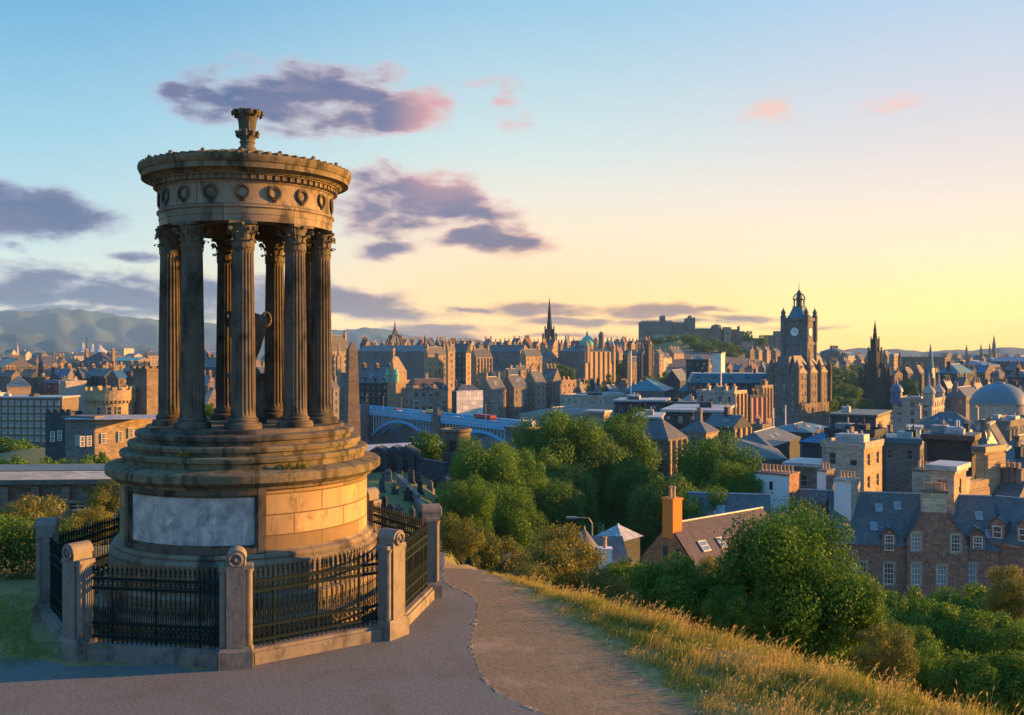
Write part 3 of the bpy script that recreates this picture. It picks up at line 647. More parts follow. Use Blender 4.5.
for (px, py, r_) in ((56, 437, 0), (63, 436, 0), (83, 440, -.35), (87, 440, -.35), (94, 440, .6), (99, 440, .6), (123, 437, .6), (131, 434, .6), (110, 438, .6)):
    lx = gx(px); ly = {0: -1.1, -.35: -3 + (gx(103) - lx) * math.tan(.35) - .15, .6: -2.95 + (lx - gx(104)) * math.tan(.6)}[r_]
    link('window', wl, cst, (lx, ly, gz(py + 4)), r_)
for px in (95, 106, 115): a = math.asin((px - 98) / 25.5 * .98); link('window', win_mesh(.8, 1.4, 'plain'), rt_, (math.sin(a) * (rr - .28), -math.cos(a) * (rr - .28) - .03, gz(416)), a)
# ---- parapet block at the far left, near
Yp = 62; par = thing('parapet_building', 'long low stone building with a flat lead roof and buttresses, behind the left bushes', 'building', (X_(0, Yp), Yp, -17), .06)
pz = lambda y: Z_(y, Yp) + 17; sp_ = Yp / F
mb = MB(); mb.box(-18, 9, 0, 7, 0, pz(484)); 
for k in range(14): mb.box(-17.4 + 1.95 * k, -16.9 + 1.95 * k, -.35, .01, 0, pz(486))
mb.box(-18, 9, -.45, 0, pz(503), pz(500)); part('wall', mb, ['wall_brown'], par)
mb = MB(); mb.box(-18.2, 9.2, -.5, .2, pz(484), pz(479.5), 0); part('gutter_band', mb, ['roof_slate'], par)
mb = MB(); mb.face([(-18.2, -.4, pz(479.2)), (9.2, -.4, pz(479.2)), (9.2, .8, pz(474.5)), (-18.2, .8, pz(474.5))]); mb.box(-18.2, 9.2, .8, 1.4, pz(479), pz(474.3)); part('lead_roof', mb, ['wall_cream'], par)
mb = MB(); mb.box(-18.3, 9.3, 1.4, 5.2, pz(478), pz(473.6)); part('ridge_band', mb, ['roof_slate'], par)
for px in (-60, 20, 72, 115): w_ = link('window', win_mesh(1.6, 1.1, 'sash'), par, ((px - 0) * sp_, -.03, pz(519)))
for px, w2 in ((16, 1.0), (56, .5), (91, .8)): part('sunlit_wall_patch', MB().box(-w2 / 2, w2 / 2, -.06, .01, 0, 1.1), ['wall_cream'], par, loc=(px * sp_, 0, pz(519)))  # cream boxes put in for the sunlit stretches of this wall
# ---- table of city buildings, left to right
# name,label, xl,xc,xr,yt,Y,beta, wall,roof,rh,rt, extras
T_ = [
 ('tenement', 'dark slate-roofed tenement with three chimneys at the far left edge above the office slab', -10, 2, 38, 368, 560, 60, 'grey', 'slate', 5, 'gx', dict(chim=3)),
 ('tenement', 'steep gabled brown tenement right of the far left slate roof', 38, 44, 58, 366, 600, 50, 'brown', 'slate', 6, 'gy', dict(chim=2)),
 ('tenement', 'tenement with a dull red tiled roof above the blue-glazed block', 53, 57, 70, 368, 640, 45, 'brown', 'tile', 7, 'gx', dict(chim=2)),
 ('tenement', 'grey tenement in front of the red tiled roof', 40, 62, 84, 376, 520, 35, 'grey', 'slate', 4, 'gx', dict(chim=3)),
 ('school_building', 'broad brown slate roof with three white dormers below the far tent roofs', 74, 104, 107, 366, 640, 15, 'brown', 'brown_slate', 9, 'hip', dict(depth=22, chim=2, dorm=3)),
 ('tenement', 'dark tenement under the three-dormered roof', 84, 104, 120, 377, 500, 35, 'dark', 'slate', 4, 'gx', dict(chim=2)),
 ('tenement', 'low dark block behind the square tower', 118, 140, 160, 372, 560, 35, 'dark', 'slate', 4, 'hip', dict(chim=3)),
 ('tenement', 'pink-grey tenement between square tower and the leftmost columns', 134, 150, 166, 385, 420, 40, 'pink', 'slate', 4, 'gx', dict(chim=2)),
 ('warehouse', 'dark building with a pale green roof behind the square tower', 108, 138, 142, 361, 900, 12, 'grey', 'green', 3, 'gx', dict(depth=20, chim=0)),
 ('tenement', 'orange-lit far block left of the first column', 143, 148, 158, 356, 1000, 50, 'sand', 'slate', 4, 'gy', dict(chim=1)),
 ('terrace', 'long cream terrace on the far left skyline', 0, 44, 46, 357, 1700, 8, 'cream', 'slate', 2, 'flat', dict(depth=20, chim=3, rows=1)),
 ('church', 'pale far church block with a thin spirelet on the left skyline', 4, 12, 16, 353, 1800, 30, 'cream', 'slate', 6, 'gx', dict(chim=0, rows=1)),
 ('warehouse', 'far flat shed with pale blue roof left of the tent roofs', 46, 72, 74, 353, 1600, 8, 'pale', 'lead', 1.2, 'slab', dict(depth=30, chim=0, rows=0)),
 ('warehouse', 'long pale far block right of the tent roofs', 108, 124, 134, 349, 1900, 30, 'cream', 'slate', 2, 'flat', dict(chim=0, rows=1)),
 ('tenement', 'small dark gabled house under the far pale block', 104, 112, 122, 356, 1200, 40, 'red', 'slate', 5, 'gy', dict(chim=1)),
 # behind the columns
 ('tenement', 'tall blue-grey block seen between the two left columns', 200, 216, 232, 368, 480, 30, 'dark', 'slate', 5, 'gx', dict(chim=2)),
 ('tenement', 'far brown row seen between the columns under the hills', 196, 214, 230, 356, 900, 40, 'brown', 'slate', 4, 'gy', dict(chim=2)),
 ('gabled_house', 'pinkish gabled house seen between the columns', 202, 206, 222, 410, 250, 62, 'pink', 'slate', 5.5, 'gx', dict(chim=1)),
 ('tenement', 'sunlit slice of tenement beside the urn pedestal', 252, 262, 275, 376, 520, 40, 'sand', 'slate', 5, 'gy', dict(chim=1)),
 ('tenement', 'dark block behind the middle columns', 214, 240, 262, 372, 540, 30, 'dark', 'slate', 5, 'gx', dict(chim=3)),
 ('tenement', 'dark row of roofs between the right columns', 284, 305, 330, 372, 560, 35, 'grey', 'slate', 5, 'gx', dict(chim=3)),
 ('tower_block', 'tall sunlit gothic block with stepped turrets just right of the columns', 328, 331, 348, 352, 470, 52, 'sand', 'slate', 8, 'gy', dict(chim=2, rows=6)),
 # centre: behind the blue bridge
 ('newspaper_office', 'long dark gabled block with green dormer roof right of the obelisk', 348, 388, 391, 384, 450, 22, 'soot', 'slate', 7, 'gx', dict(depth=18, chim=3, dorm=4, rows=5)),
 ('tenement', 'long shaded terrace on the upper ridge below the crown steeple', 356, 424, 446, 352, 610, 30, 'grey', 'slate', 4, 'gx', dict(chim=4, rows=4, wallB='sand')),
 ('tenement', 'tall sunlit tenement face at the right end of the upper terrace', 424, 428, 447, 356, 560, 48, 'sand', 'slate', 5, 'gy', dict(chim=2, rows=6)),
 ('corner_office', 'square red-brown office with sunlit front and dormers above the blue bridge', 405, 413, 448, 391, 430, 58, 'pink', 'brown_slate', 5, 'mansard', dict(chim=1, dorm=4, rows=5, kind='plain', ww=1.9, wh=2.0)),
 ('tenement', 'narrow very tall sunlit tenement gable beside the red-brown office', 446, 448, 455, 352, 520, 50, 'sand', 'slate', 4, 'gy', dict(chim=1, rows=6)),
 ('tenement', 'tall dark tenement with a thin sunlit right side above the white sheeted block', 453, 466, 471, 353, 540, 35, 'dark', 'slate', 5, 'gx', dict(chim=2, rows=6, wallB='sand')),
 ('tenement', 'sunlit tenement with twin gables right of the tall dark one', 470, 476, 492, 358, 560, 50, 'sand', 'slate', 5, 'gy', dict(chim=2, rows=5)),
 ('sheeted_building', 'block wrapped in white scaffold sheeting above the blue bridge', 452, 457, 482, 393, 415, 66, 'dark', 'slate', 3, 'hip', dict(chim=2, rows=0, wallB='white')),
 ('tenement', 'long blue-shaded tenement row behind the white sheeted block', 486, 520, 530, 352, 700, 30, 'grey', 'slate', 5, 'gx', dict(chim=5, rows=4)),
 ('tenement', 'sunlit gabled tenement left of the black spire', 520, 526, 542, 357, 640, 48, 'sand', 'slate', 5, 'gy', dict(chim=2, rows=5)),
 ('tenement', 'pale tenement standing directly below the black spire', 538, 548, 558, 360, 680, 40, 'pink', 'slate', 5, 'gx', dict(chim=2, rows=4)),
 ('tenement', 'grey-pink turreted row foot just right of the white sheeted block', 478, 492, 506, 391, 430, 40, 'pink', 'slate', 6, 'gy', dict(chim=2, rows=4)),
 ('tenement', 'crow-gabled grey tenement, middle of the lower street row', 500, 514, 528, 389, 440, 42, 'grey', 'slate', 6, 'gy', dict(chim=2, rows=4)),
 ('tenement', 'narrow gabled tenement in the lower street row below the sunlit gabled one', 524, 536, 546, 384, 450, 42, 'pink', 'slate', 6, 'gy', dict(chim=2, rows=4)),
 ('tenement', 'taller slate-roofed tenement in the lower street row below the black spire', 540, 552, 562, 384, 460, 42, 'grey', 'slate', 7, 'gx', dict(chim=3, rows=5)),
 ('tenement', 'pale end tenement with sunlit corner, right end of the lower street row', 556, 562, 576, 382, 470, 48, 'pink', 'slate', 3, 'flat', dict(chim=2, rows=5)),
 ('tenement', 'small sunlit gable between the twin-gabled tenement and the lower row', 500, 512, 522, 376, 560, 45, 'pale', 'slate', 4, 'gy', dict(chim=1, rows=2)),
 ('tenement', 'small orange-lit house standing above the lower street row', 514, 518, 526, 371, 600, 50, 'sand', 'slate', 3, 'gy', dict(chim=1, rows=2)),
 # bank palace
 ('bank_palace', 'large domed bank palace with a shaded left side and glowing sunlit right side', 558, 585, 614, 352, 680, 44, 'grey', 'slate', 6, 'hip', dict(chim=3, rows=5, wallB='sand')),
 ('tenement', 'dark far row left of the castle batteries', 606, 634, 642, 346, 900, 30, 'dark', 'slate', 4, 'gx', dict(chim=3, rows=2)),
 ('hall', 'far building with pale curved blue roof under the castle', 618, 626, 632, 342, 1000, 30, 'dark', 'lead', 6, 'hip', dict(chim=0, rows=0)),
 ('college_building', 'brown gothic college block below the castle batteries', 648, 662, 672, 358, 860, 40, 'brown', 'slate', 5, 'gy', dict(chim=2, rows=3, wallB='cream')),
 ('college_building', 'pale pink gabled block below the castle wall', 664, 674, 684, 354, 900, 40, 'pink', 'slate', 6, 'gy', dict(chim=3, rows=3)),
 ('tenement', 'small brown row below and left of the college block', 622, 632, 644, 362, 760, 40, 'brown', 'slate', 4, 'gy', dict(chim=2, rows=2)),
 ('tenement', 'white gabled house amid the college buildings', 656, 662, 668, 362, 780, 45, 'cream', 'slate', 4, 'gx', dict(chim=1, rows=2)),
 # station and market area
 ('station_hall', 'flat pale stone station hall left of the teal glazed roof', 560, 604, 640, 398, 400, 40, 'pale', 'lead', 1, 'flat', dict(chim=0, rows=1)),
 ('market_hall', 'hipped teal glass roof with white ridge below the flagpole', 622, 664, 672, 392, 420, 18, 'grey', 'teal', 5, 'hip', dict(chim=0, rows=0, depth=30)),
 ('market_hall', 'second teal glass roof left of the pale office with lit columns', 678, 698, 712, 392, 420, 25, 'grey', 'teal', 5, 'hip', dict(chim=0, rows=0, depth=30)),
 ('gallery', 'dark temple-like gable building between the two teal roofs', 664, 680, 684, 382, 500, 20, 'dark', 'slate', 6, 'gy', dict(chim=0, rows=0, depth=30)),
 ('flat_block', 'blue flat-roofed box with white parapet, left of a matching one', 614, 642, 646, 403, 300, 15, 'dark', 'lead', .5, 'slab', dict(chim=0, rows=1, depth=16)),
 ('flat_block', 'blue flat-roofed box with white parapet, right of a matching one', 645, 664, 670, 403, 290, 15, 'dark', 'lead', .5, 'slab', dict(chim=0, rows=1, depth=16)),
 ('flat_block', 'low wide white-roofed shed above the domed road tree', 634, 660, 664, 420, 230, 12, 'grey', 'lead', .4, 'slab', dict(chim=0, rows=0, depth=18)),
 ('flat_block', 'long dark blue flat block with an orange sunlit end', 662, 724, 733, 414, 250, 18, 'dark', 'lead', .6, 'slab', dict(chim=0, rows=1, wallB='sand')),
 ('flat_block', 'small blue block with orange end behind the long dark blue block', 668, 693, 703, 405, 290, 22, 'dark', 'slate', .5, 'slab', dict(chim=0, rows=0, wallB='sand')),
 ('shop_gallery', 'long teal roof with a row of white dormers left of the clock tower hotel', 690, 772, 776, 384, 400, 8, 'dark', 'teal', 4, 'mansard', dict(chim=3, rows=1, depth=24, dorm=5)),
 ('stair_tower', 'small pale tower with dark opening rising over the teal dormer roof', 712, 721, 725, 354, 440, 20, 'white', 'slate', .6, 'slab', dict(chim=0, rows=0)),
 ('office_building', 'blue flat penthouse left of the small pale tower', 686, 708, 712, 361, 460, 15, 'dark', 'teal', .6, 'slab', dict(chim=0, rows=1, depth=14)),
 ('office_building', 'pale-walled office with sunlit columned end', 697, 734, 746, 394, 280, 38, 'pale', 'slate', 1.5, 'flat', dict(chim=4, rows=3, wallB='sand')),
 ('sheeted_building', 'building wrapped in pink sheeting between two sunlit columned fronts', 744, 750, 766, 398, 300, 52, 'dark', 'slate', 2, 'flat', dict(chim=2, rows=0, wallB='sheet')),
 ('office_building', 'narrow sunlit columned front right of the pink sheeting', 756, 762, 772, 388, 310, 52, 'sand', 'slate', 2, 'flat', dict(chim=3, rows=4)),
 ('columned_office', 'hip-roofed stone hall with sunlit columned end behind the road trees', 634, 668, 686, 441, 175, 40, 'grey', 'slate', 3.5, 'hip', dict(chim=0, rows=3, wallB='sand')),
 ('columned_office', 'second slate-roofed block right of the hip-roofed hall', 680, 706, 718, 434, 200, 36, 'grey', 'slate', 2.5, 'hip', dict(chim=1, rows=2, wallB='sand')),
 ('columned_office', 'low office with sunlit pilasters in the street left of the flagpoles', 704, 733, 750, 429, 215, 40, 'dark', 'slate', 2.5, 'gx', dict(chim=1, rows=2, wallB='sand')),
 ('columned_office', 'end block of the street row below the pink sheeting', 748, 762, 770, 428, 230, 40, 'grey', 'slate', 2, 'flat', dict(chim=1, rows=2)),
 ('shed', 'long curved-edge roof with a white gutter line above the white chimney gable', 690, 786, 790, 461, 150, 10, 'grey', 'slate', 2.5, 'hip', dict(chim=0, rows=0, depth=16)),
 ('shed', 'dark glazed shed behind the white gutter line', 726, 770, 800, 449, 190, 30, 'dark', 'slate', 2.5, 'hip', dict(chim=0, rows=0)),
 ('shed', 'low teal roof on the flagpole terrace below the clock tower', 765, 812, 830, 434, 240, 30, 'dark', 'teal', 1.5, 'hip', dict(chim=0, rows=0)),
 ('flat_block', 'white-roofed low block between the chimney gable and the pale stone office', 786, 822, 832, 470, 140, 30, 'grey', 'lead', .5, 'slab', dict(chim=0, rows=1)),
 ('theatre', 'broad dark lead-clad roof block left of the orange-ended box', 800, 842, 862, 446, 190, 38, 'dark', 'blue', 2.5, 'hip', dict(chim=0, rows=0)),
 ('flat_block', 'long dark box with an orange sunlit end below the gothic monument', 830, 876, 890, 418, 260, 30, 'dark', 'slate', .5, 'slab', dict(chim=0, rows=0, wallB='sand')),
 ('rooftop_block', 'small pale blue plant room beside the lead-clad roof', 804, 818, 822, 430, 250, 20, 'white', 'lead', .4, 'slab', dict(chim=0, rows=0, depth=8)),
 ('office_building', 'blue attic storey with bright windows above the pale stone office', 826, 874, 886, 436, 150, 38, 'dark', 'blue', 1, 'flat', dict(chim=0, rows=1, ww=1.2, wh=1.1, kind='bright')),
 ('office_building', 'pale stone office with a sunlit right corner in front of the blue attic storey', 822, 864, 882, 449, 138, 40, 'pale', 'slate', .8, 'flat', dict(chim=1, rows=2, wallB='sand')),
 ('office_building', 'teal flat-roofed block left of the dark louvred building', 880, 920, 926, 446, 175, 30, 'grey', 'teal', 1, 'slab', dict(chim=0, rows=1)),
 ('rooftop_block', 'white-blue plant room on the teal flat roof', 908, 920, 924, 430, 200, 25, 'white', 'lead', .3, 'slab', dict(chim=0, rows=0, depth=6)),
 ('louvred_building', 'dark blue cladded block with a flat brown top', 924, 972, 978, 443, 150, 33, 'soot', 'brown_slate', .8, 'slab', dict(chim=0, rows=0)),
 ('ribbed_tower', 'tall sunlit ribbed stone tower right of the dark cladded block', 976, 984, 1002, 455, 130, 52, 'sand', 'slate', .8, 'slab', dict(chim=0, rows=0)),
 ('office_building', 'low sunlit office with dark square windows left of the ribbed tower', 958, 962, 986, 490, 118, 56, 'sand', 'slate', .8, 'flat', dict(chim=0, rows=1, ww=1.6, wh=2)),
 ('office_building', 'sunlit stair block with a lead roof behind the stone house chimneys', 930, 954, 966, 474, 112, 40, 'pale', 'lead', .6, 'slab', dict(chim=0, rows=2, wallB='sand')),
 # right distance
 ('store_building', 'long brown far terrace right of the gothic monument', 888, 945, 950, 358, 1000, 36, 'brown', 'slate', 3, 'flat', dict(chim=4, rows=3)),
 ('club_building', 'far domed and turreted block on the skyline right of the clock tower', 820, 840, 848, 352, 950, 35, 'grey', 'slate', 4, 'hip', dict(chim=3, rows=2)),
 ('scaffolded_tower', 'pinkish scaffolded tower right of the gothic monument', 889, 894, 898, 355, 800, 40, 'pink', 'lead', .5, 'slab', dict(chim=0, rows=4)),
 ('tenement', 'dark roofed block with a blue pyramid roof below the thin blue steeple', 936, 960, 974, 374, 620, 38, 'dark', 'teal', 6, 'hip', dict(chim=2, rows=1)),
 ('tenement', 'blue-roofed row right of the far terrace', 950, 985, 1000, 366, 800, 40, 'grey', 'blue', 4, 'hip', dict(chim=2, rows=2)),
 ('tenement', 'dark row with a white roof patch at the far right edge', 990, 1024, 1040, 362, 850, 42, 'dark', 'blue', 4, 'gx', dict(chim=3, rows=2)),
 ('tenement', 'grey roofs behind the big dome at the right edge', 1004, 1030, 1044, 378, 560, 42, 'dark', 'slate', 4, 'hip', dict(chim=2, rows=2)),
 ('record_office', 'classical stone block with window bays and corner turrets left of the big dome', 893, 932, 946, 401, 380, 36, 'pale', 'slate', 2, 'flat', dict(chim=0, rows=3, depth=24, ww=1.6, wh=2.2, sp=4)),
 ('record_office', 'dark roofed range between the turreted block and the big dome', 944, 966, 984, 398, 400, 40, 'grey', 'slate', 4, 'hip', dict(chim=2, rows=1)),
 ('record_office', 'low stone range with long blue slate roof in front of the big dome', 912, 978, 984, 432, 290, 32, 'pale', 'slate', 5, 'hip', dict(chim=2, rows=1, depth=14)),
 ('record_office', 'stone end pavilion with a large arched window at the right edge', 980, 1010, 1036, 424, 280, 42, 'grey', 'slate', 2, 'flat', dict(chim=0, rows=2, ww=2.2, wh=3.4, sp=6, fh=5.5)),
 ('tenement', 'blank grey wall block at the right edge below the stone pavilion', 1003, 1024, 1050, 452, 210, 44, 'grey', 'slate', 3, 'hip', dict(chim=1, rows=2, kind='bright')),
 ('tenement', 'dark slate roofs at the right edge beside the ribbed tower', 1000, 1020, 1050, 490, 150, 44, 'dark', 'slate', 4, 'gx', dict(chim=2, rows=1)),
 ('tenement', 'brown-roofed row behind the dark slate roofs at the right edge', 998, 1030, 1060, 474, 175, 44, 'brown', 'slate', 4, 'gx', dict(chim=2, rows=2)),
 ('gabled_house', 'low wing with white-sided dormer windows right of the stone house', 984, 1036, 1060, 550, 106, 42, 'rub', 'slate', 4.5, 'gx', dict(chim=0, rows=0, z0=-36, dorm=2)),
 ('tenement', 'slate roof with chimneys behind the low dormered wing', 985, 1008, 1040, 520, 125, 44, 'grey', 'slate', 4, 'gx', dict(chim=3, rows=1)),
]
MAT['wall_sheet'] = MAT['sheet_pink']; MAT['wall_rub'] = MAT['rubble_stone']
bref = {}
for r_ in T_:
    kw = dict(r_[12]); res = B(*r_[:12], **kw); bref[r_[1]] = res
    if 'white scaffold' in r_[1]:
        _, LA, LB, h, hz = res; part('sheeting', MB().box(.1, .5, -.3, LB + .3, h * .15, h + 1.0), ['sheet_white'], res[0])
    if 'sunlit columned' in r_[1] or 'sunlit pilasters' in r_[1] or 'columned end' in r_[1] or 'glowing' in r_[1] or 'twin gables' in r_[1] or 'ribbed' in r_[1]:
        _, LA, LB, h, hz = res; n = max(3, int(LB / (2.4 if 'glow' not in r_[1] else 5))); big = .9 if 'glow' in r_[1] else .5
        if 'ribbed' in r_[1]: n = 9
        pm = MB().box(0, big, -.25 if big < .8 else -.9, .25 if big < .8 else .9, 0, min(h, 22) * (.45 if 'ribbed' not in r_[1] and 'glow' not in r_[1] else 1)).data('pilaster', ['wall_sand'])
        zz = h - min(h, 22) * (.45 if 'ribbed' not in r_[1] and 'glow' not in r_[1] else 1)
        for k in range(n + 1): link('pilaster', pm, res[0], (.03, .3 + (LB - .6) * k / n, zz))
# extra features on named blocks
r_ = bref['large domed bank palace with a shaded left side and glowing sunlit right side']; LA, LB, hz = r_[1], r_[2], r_[4]
lathe_part('dome_drum', [(5.5, hz), (5.5, hz + 4), (5.9, hz + 4.3)], r_[0], 'wall_sand', loc=(-LA * .35, LB * .4, 0)); lathe_part('dome', [(5.6, hz + 4.3), (5.4, hz + 6.5), (4.3, hz + 9), (2.2, hz + 10.8), (1.0, hz + 11.2), (1.0, hz + 13), (.1, hz + 15.5), (.1, hz + 18)], r_[0], 'copper_green', loc=(-LA * .35, LB * .4, 0))
lathe_part('cupola', [(2, hz + 2), (2, hz + 11), (2.3, hz + 11.2), (1.6, hz + 13.5), (.1, hz + 15)], r_[0], 'wall_grey', loc=(-LA * .05, LB * .6, 0))
for k in range(2): lathe_part('corner_turret', [(2.0, hz - 8), (2.0, hz + 3), (2.3, hz + 3.2), (.1, hz + 8)], r_[0], 'wall_sand', loc=(0, LB * (.05 + .9 * k), 0))
r_ = bref['dark blue cladded block with a flat brown top']; LA, LB, hz = r_[1], r_[2], r_[4]
mb = MB(); 
for k in range(9): y = .2 + k * (max(LB, 4) - .6) / 8; mb.face([(0.2, y, hz - 1.2), (.2, y + .22, hz - 1.2), (-1.9, y + .22, hz + 2.6), (-1.9, y, hz + 2.6)]); mb.face([(0.2, y, hz - 1.2), (-1.9, y, hz + 2.6), (-2.1, y, hz + 2.4), (0, y, hz - 1.4)])
mb.box(-2.3, -1.7, 0, max(LB, 4), hz + 2.5, hz + 2.8); mb.box(-.2, .6, -.1, max(LB, 4), hz - 1.5, hz - 1.15); mb.box(-2.2, -1.9, 0, .3, hz, hz + 2.6); part('louvre_screen', mb, ['wall_cream'], r_[0], loc=(4.2, 1, 0))
for lab, n in (('long dark gabled block with green dormer roof right of the obelisk', 0),):
    r_ = bref[lab]; LA, LB, h, hz = r_[1:5]
    mb = MB(); mb.box(0, 7.5, 0, 8, 0, h + 2); mb.box(1.5, 6, 0.2, 7, h + 2, h + 6); mb.face([(1.3, 0, h + 6), (6.2, 0, h + 6), (3.75, 0, h + 13)]); mb.face([(6.2, 0, h + 6), (6.2, 7, h + 6), (3.75, 3.5, h + 13), (3.75, 0, h + 13)]); mb.face([(6.2, 7, h + 6), (1.3, 7, h + 6), (3.75, 3.5, h + 13)]); mb.box(3.2, 4.3, .5, 1.6, h + 11, h + 17)
    ct = part('corner_tower', mb, ['wall_sand'], r_[0], loc=(0, -.6, 0), rot=-.5)
    for q in ((0.2, .2), (7.3, .2)): lathe_part('turret_cap', [(1.3, h + 1), (1.3, h + 4), (1.6, h + 4.2), (1.0, h + 6), (.1, h + 8)], ct, 'copper_green', 10, q)
    for j in range(6):
        for i in range(2): link('window', win_mesh(1.1, 1.8, 'plain'), ct, (2.4 + 2.8 * i, -.04, h - 2.6 - 3.4 * j))
r_ = bref['classical stone block with window bays and corner turrets left of the big dome']; LA, LB, hz = r_[1], r_[2], r_[4]
for q in ((-LA * .93, 1.5, 'roof_blue', 1.1), (-1.5, 1.5, 'wall_pale', 1), (-1.5, LB * .8, 'wall_pale', .9)):
    lathe_part('corner_turret', [(2.2, hz - 2), (2.2, hz + 2.5 * q[3]), (2.6, hz + 2.8 * q[3]), (2.3, hz + 4 * q[3]), (1.1, hz + 5.4 * q[3]), (.5, hz + 5.9), (.5, hz + 7), (.1, hz + 8 + 3 * (q[2] != 'roof_blue'))], r_[0], q[2], loc=(q[0], q[1], 0))
# big low dome
Yd = 340; dm = thing('domed_hall', 'large shallow blue-grey dome on a round stone drum at the right edge', 'building', (X_(999, Yd + 12), Yd + 12, -45)); k_ = Yd / F; dz = lambda y: Z_(y, Yd + 12) + 45
lathe_part('dome_drum', [(9.9, 0), (9.9, dz(404.5)), (10.3, dz(404)), (10.3, dz(403))], dm, 'wall_pale', 48); lathe_part('dome', [(10.1, dz(403)), (9.8, dz(400)), (8.6, dz(394)), (6.4, dz(388)), (3.9, dz(384.5)), (2.0, dz(383.2)), (2.0, dz(382.2)), (.1, dz(381.4))], dm, 'dome_lead', 64)
# ---- towers and spires
def pinn(mb, x, y, z0, z1, w, mi=0): mb.box(x - w / 2, x + w / 2, y - w / 2, y + w / 2, z0, z0 + (z1 - z0) * .45, mi); mb.frust((x, y), w * .62, w * .62, .03, .03, z0 + (z1 - z0) * .45, z1, mi)
def spire(name, label, px, Y, yb, stages, ytip, m, cat='steeple', oct_=True, group=None, pins=True, rot=.6):
    """stages = [(y_top, half width in px)...] of a stepped tower, then a spire to ytip"""
    t = thing(name, label, cat, (X_(px, Y), Y, Z_(yb, Y)), rot, group); s = Y / F; z = lambda y: (yb - y) * s; mb = MB(); y0 = yb
    for (yt_, hw) in stages:
        w = hw * s / 1.2; mb.box(-w, w, -w, w, z(y0), z(yt_)); mb.box(-w * 1.07, w * 1.07, -w * 1.07, w * 1.07, z(yt_) - .3, z(yt_) + .01)
        for a, b in ((-1, -1), (1, -1), (1, 1), (-1, 1)):
            mb.box(a * w - w * .14, a * w + w * .14, b * w - w * .14, b * w + w * .14, z(y0), z(yt_))
            if pins: pinn(mb, a * w * .98, b * w * .98, z(yt_), z(yt_) + w * 1.1, w * .3)
        y0 = yt_
    part('tower', mb, [m], t)
    hw = stages[-1][1] * s * .74; mb = MB(); n = 8; mb.lathe([(hw, z(y0) - .1), (hw * .55, z(y0) + (z(ytip) - z(y0)) * .42), (hw * .62, z(y0) + (z(ytip) - z(y0)) * .43), (.12, z(ytip) - .5), (.12, z(ytip))], n)
    part('spire', mb, [m], t); return t
spire('church_spire', 'slender black gothic church spire rising from the ridge', 549.5, 907, 360, [(338, 6.2), (329, 4.2)], 297, 'wall_soot', rot=.3)
t = spire('gothic_monument', 'dark stepped gothic monument with pinnacles and a tall spire', 875, 640, 416, [(385, 10.3), (369, 7.8), (351, 5.2), (339, 3.3)], 320, 'wall_soot', 'monument')
s = 640 / F
mb = MB()
for k in range(4):
    a = k * math.pi / 2 + math.pi / 4
    x, y = 15.5 * s * .70 * math.cos(a) * 1.25, 15.5 * s * .70 * math.sin(a) * 1.25; mb.box(x - 1.3, x + 1.3, y - 1.3, y + 1.3, 0, 24); pinn(mb, x, y, 24, 34, 2.2)
    mb.path([(x, y, 22), (x * .75, y * .75, 26), (x * .45, y * .45, 30)], .7, 6)
    for q in (-1, 1): pinn(mb, x + q * 1.4 * math.sin(a), y - q * 1.4 * math.cos(a), 20, 28, 1)
part('buttress', mb, ['wall_soot'], t, rot=-math.pi / 4 * 0)
t = thing('crown_steeple', 'stone steeple with an open crown of arched ribs and a central pinnacle', 'steeple', (X_(395, 725), 725, Z_(364, 725)), .5); t.scale = (1.22, 1.22, 1.12); s = 725 / F
w = 6.2 * s; zt = 24 * s; mb = MB(); mb.box(-w / 1.1, w / 1.1, -w / 1.1, w / 1.1, 0, zt * .62); mb.box(-w / 1.02, w / 1.02, -w / 1.02, w / 1.02, zt * .62, zt * .66)
part('tower', mb, ['wall_brown'], t)
for i in (-1, 0, 1): link('window', win_mesh(1.0, 4.4, 'plain'), t, (i * 2.6, -w / 1.1 - .03, zt * .32)); link('window', win_mesh(1.0, 4.4, 'plain'), t, (w / 1.1 + .03, i * 2.6, zt * .32), R(90))
mb = MB()
for k in range(8):
    a = k * math.pi / 4 + math.pi / 4; r = w * (1.2 if k % 2 == 0 else .85); pts = [(r * math.cos(b) * math.cos(a), r * math.cos(b) * math.sin(a), zt * .66 + math.sin(b) * 11 * s) for b in np.linspace(0, 1.35, 8)]; mb.path(pts, [.75, .7, .7, .65, .6, .55, .5, .5], 5)
    pinn(mb, r * .98 * math.cos(a), r * .98 * math.sin(a), zt * .66, zt * .66 + 6.5 * s, 1.0)
    q = pts[4]; pinn(mb, q[0], q[1], q[2], q[2] + 2.8 * s, .7)
part('crown', mb, ['wall_brown'], t); mb = MB(); z0 = zt * .66 + 10 * s; mb.box(-1.2, 1.2, -1.2, 1.2, z0, z0 + 3.5 * s); mb.lathe([(1.6, z0 + 3.5 * s), (.7, z0 + 6 * s), (.1, z0 + 13 * s), (.08, z0 + 16 * s)], 8); part('pinnacle', mb, ['wall_brown'], t)
spire('church_spire', 'leftmost of the three pale spires on the right skyline', 966.5, 1800, 366, [(356, 2.8)], 344, 'wall_brown', group='far church spires')
spire('church_spire', 'middle one of the three far spires on the right skyline', 981, 1800, 366, [(357, 2.6)], 343, 'wall_brown', group='far church spires')
spire('church_spire', 'tallest far spire at the right end of the skyline', 994, 1800, 366, [(354, 3.8)], 334, 'wall_brown', group='far church spires')
spire('church_spire', 'shorter spire leaning against the tallest far spire', 989.6, 1790, 366, [(355, 2.2)], 342, 'wall_brown', group='far church spires')
spire('steeple', 'thin steeple with blue tapering top right of the gothic monument', 930.5, 700, 378, [(368, 4.5)], 343, 'roof_teal', pins=False)
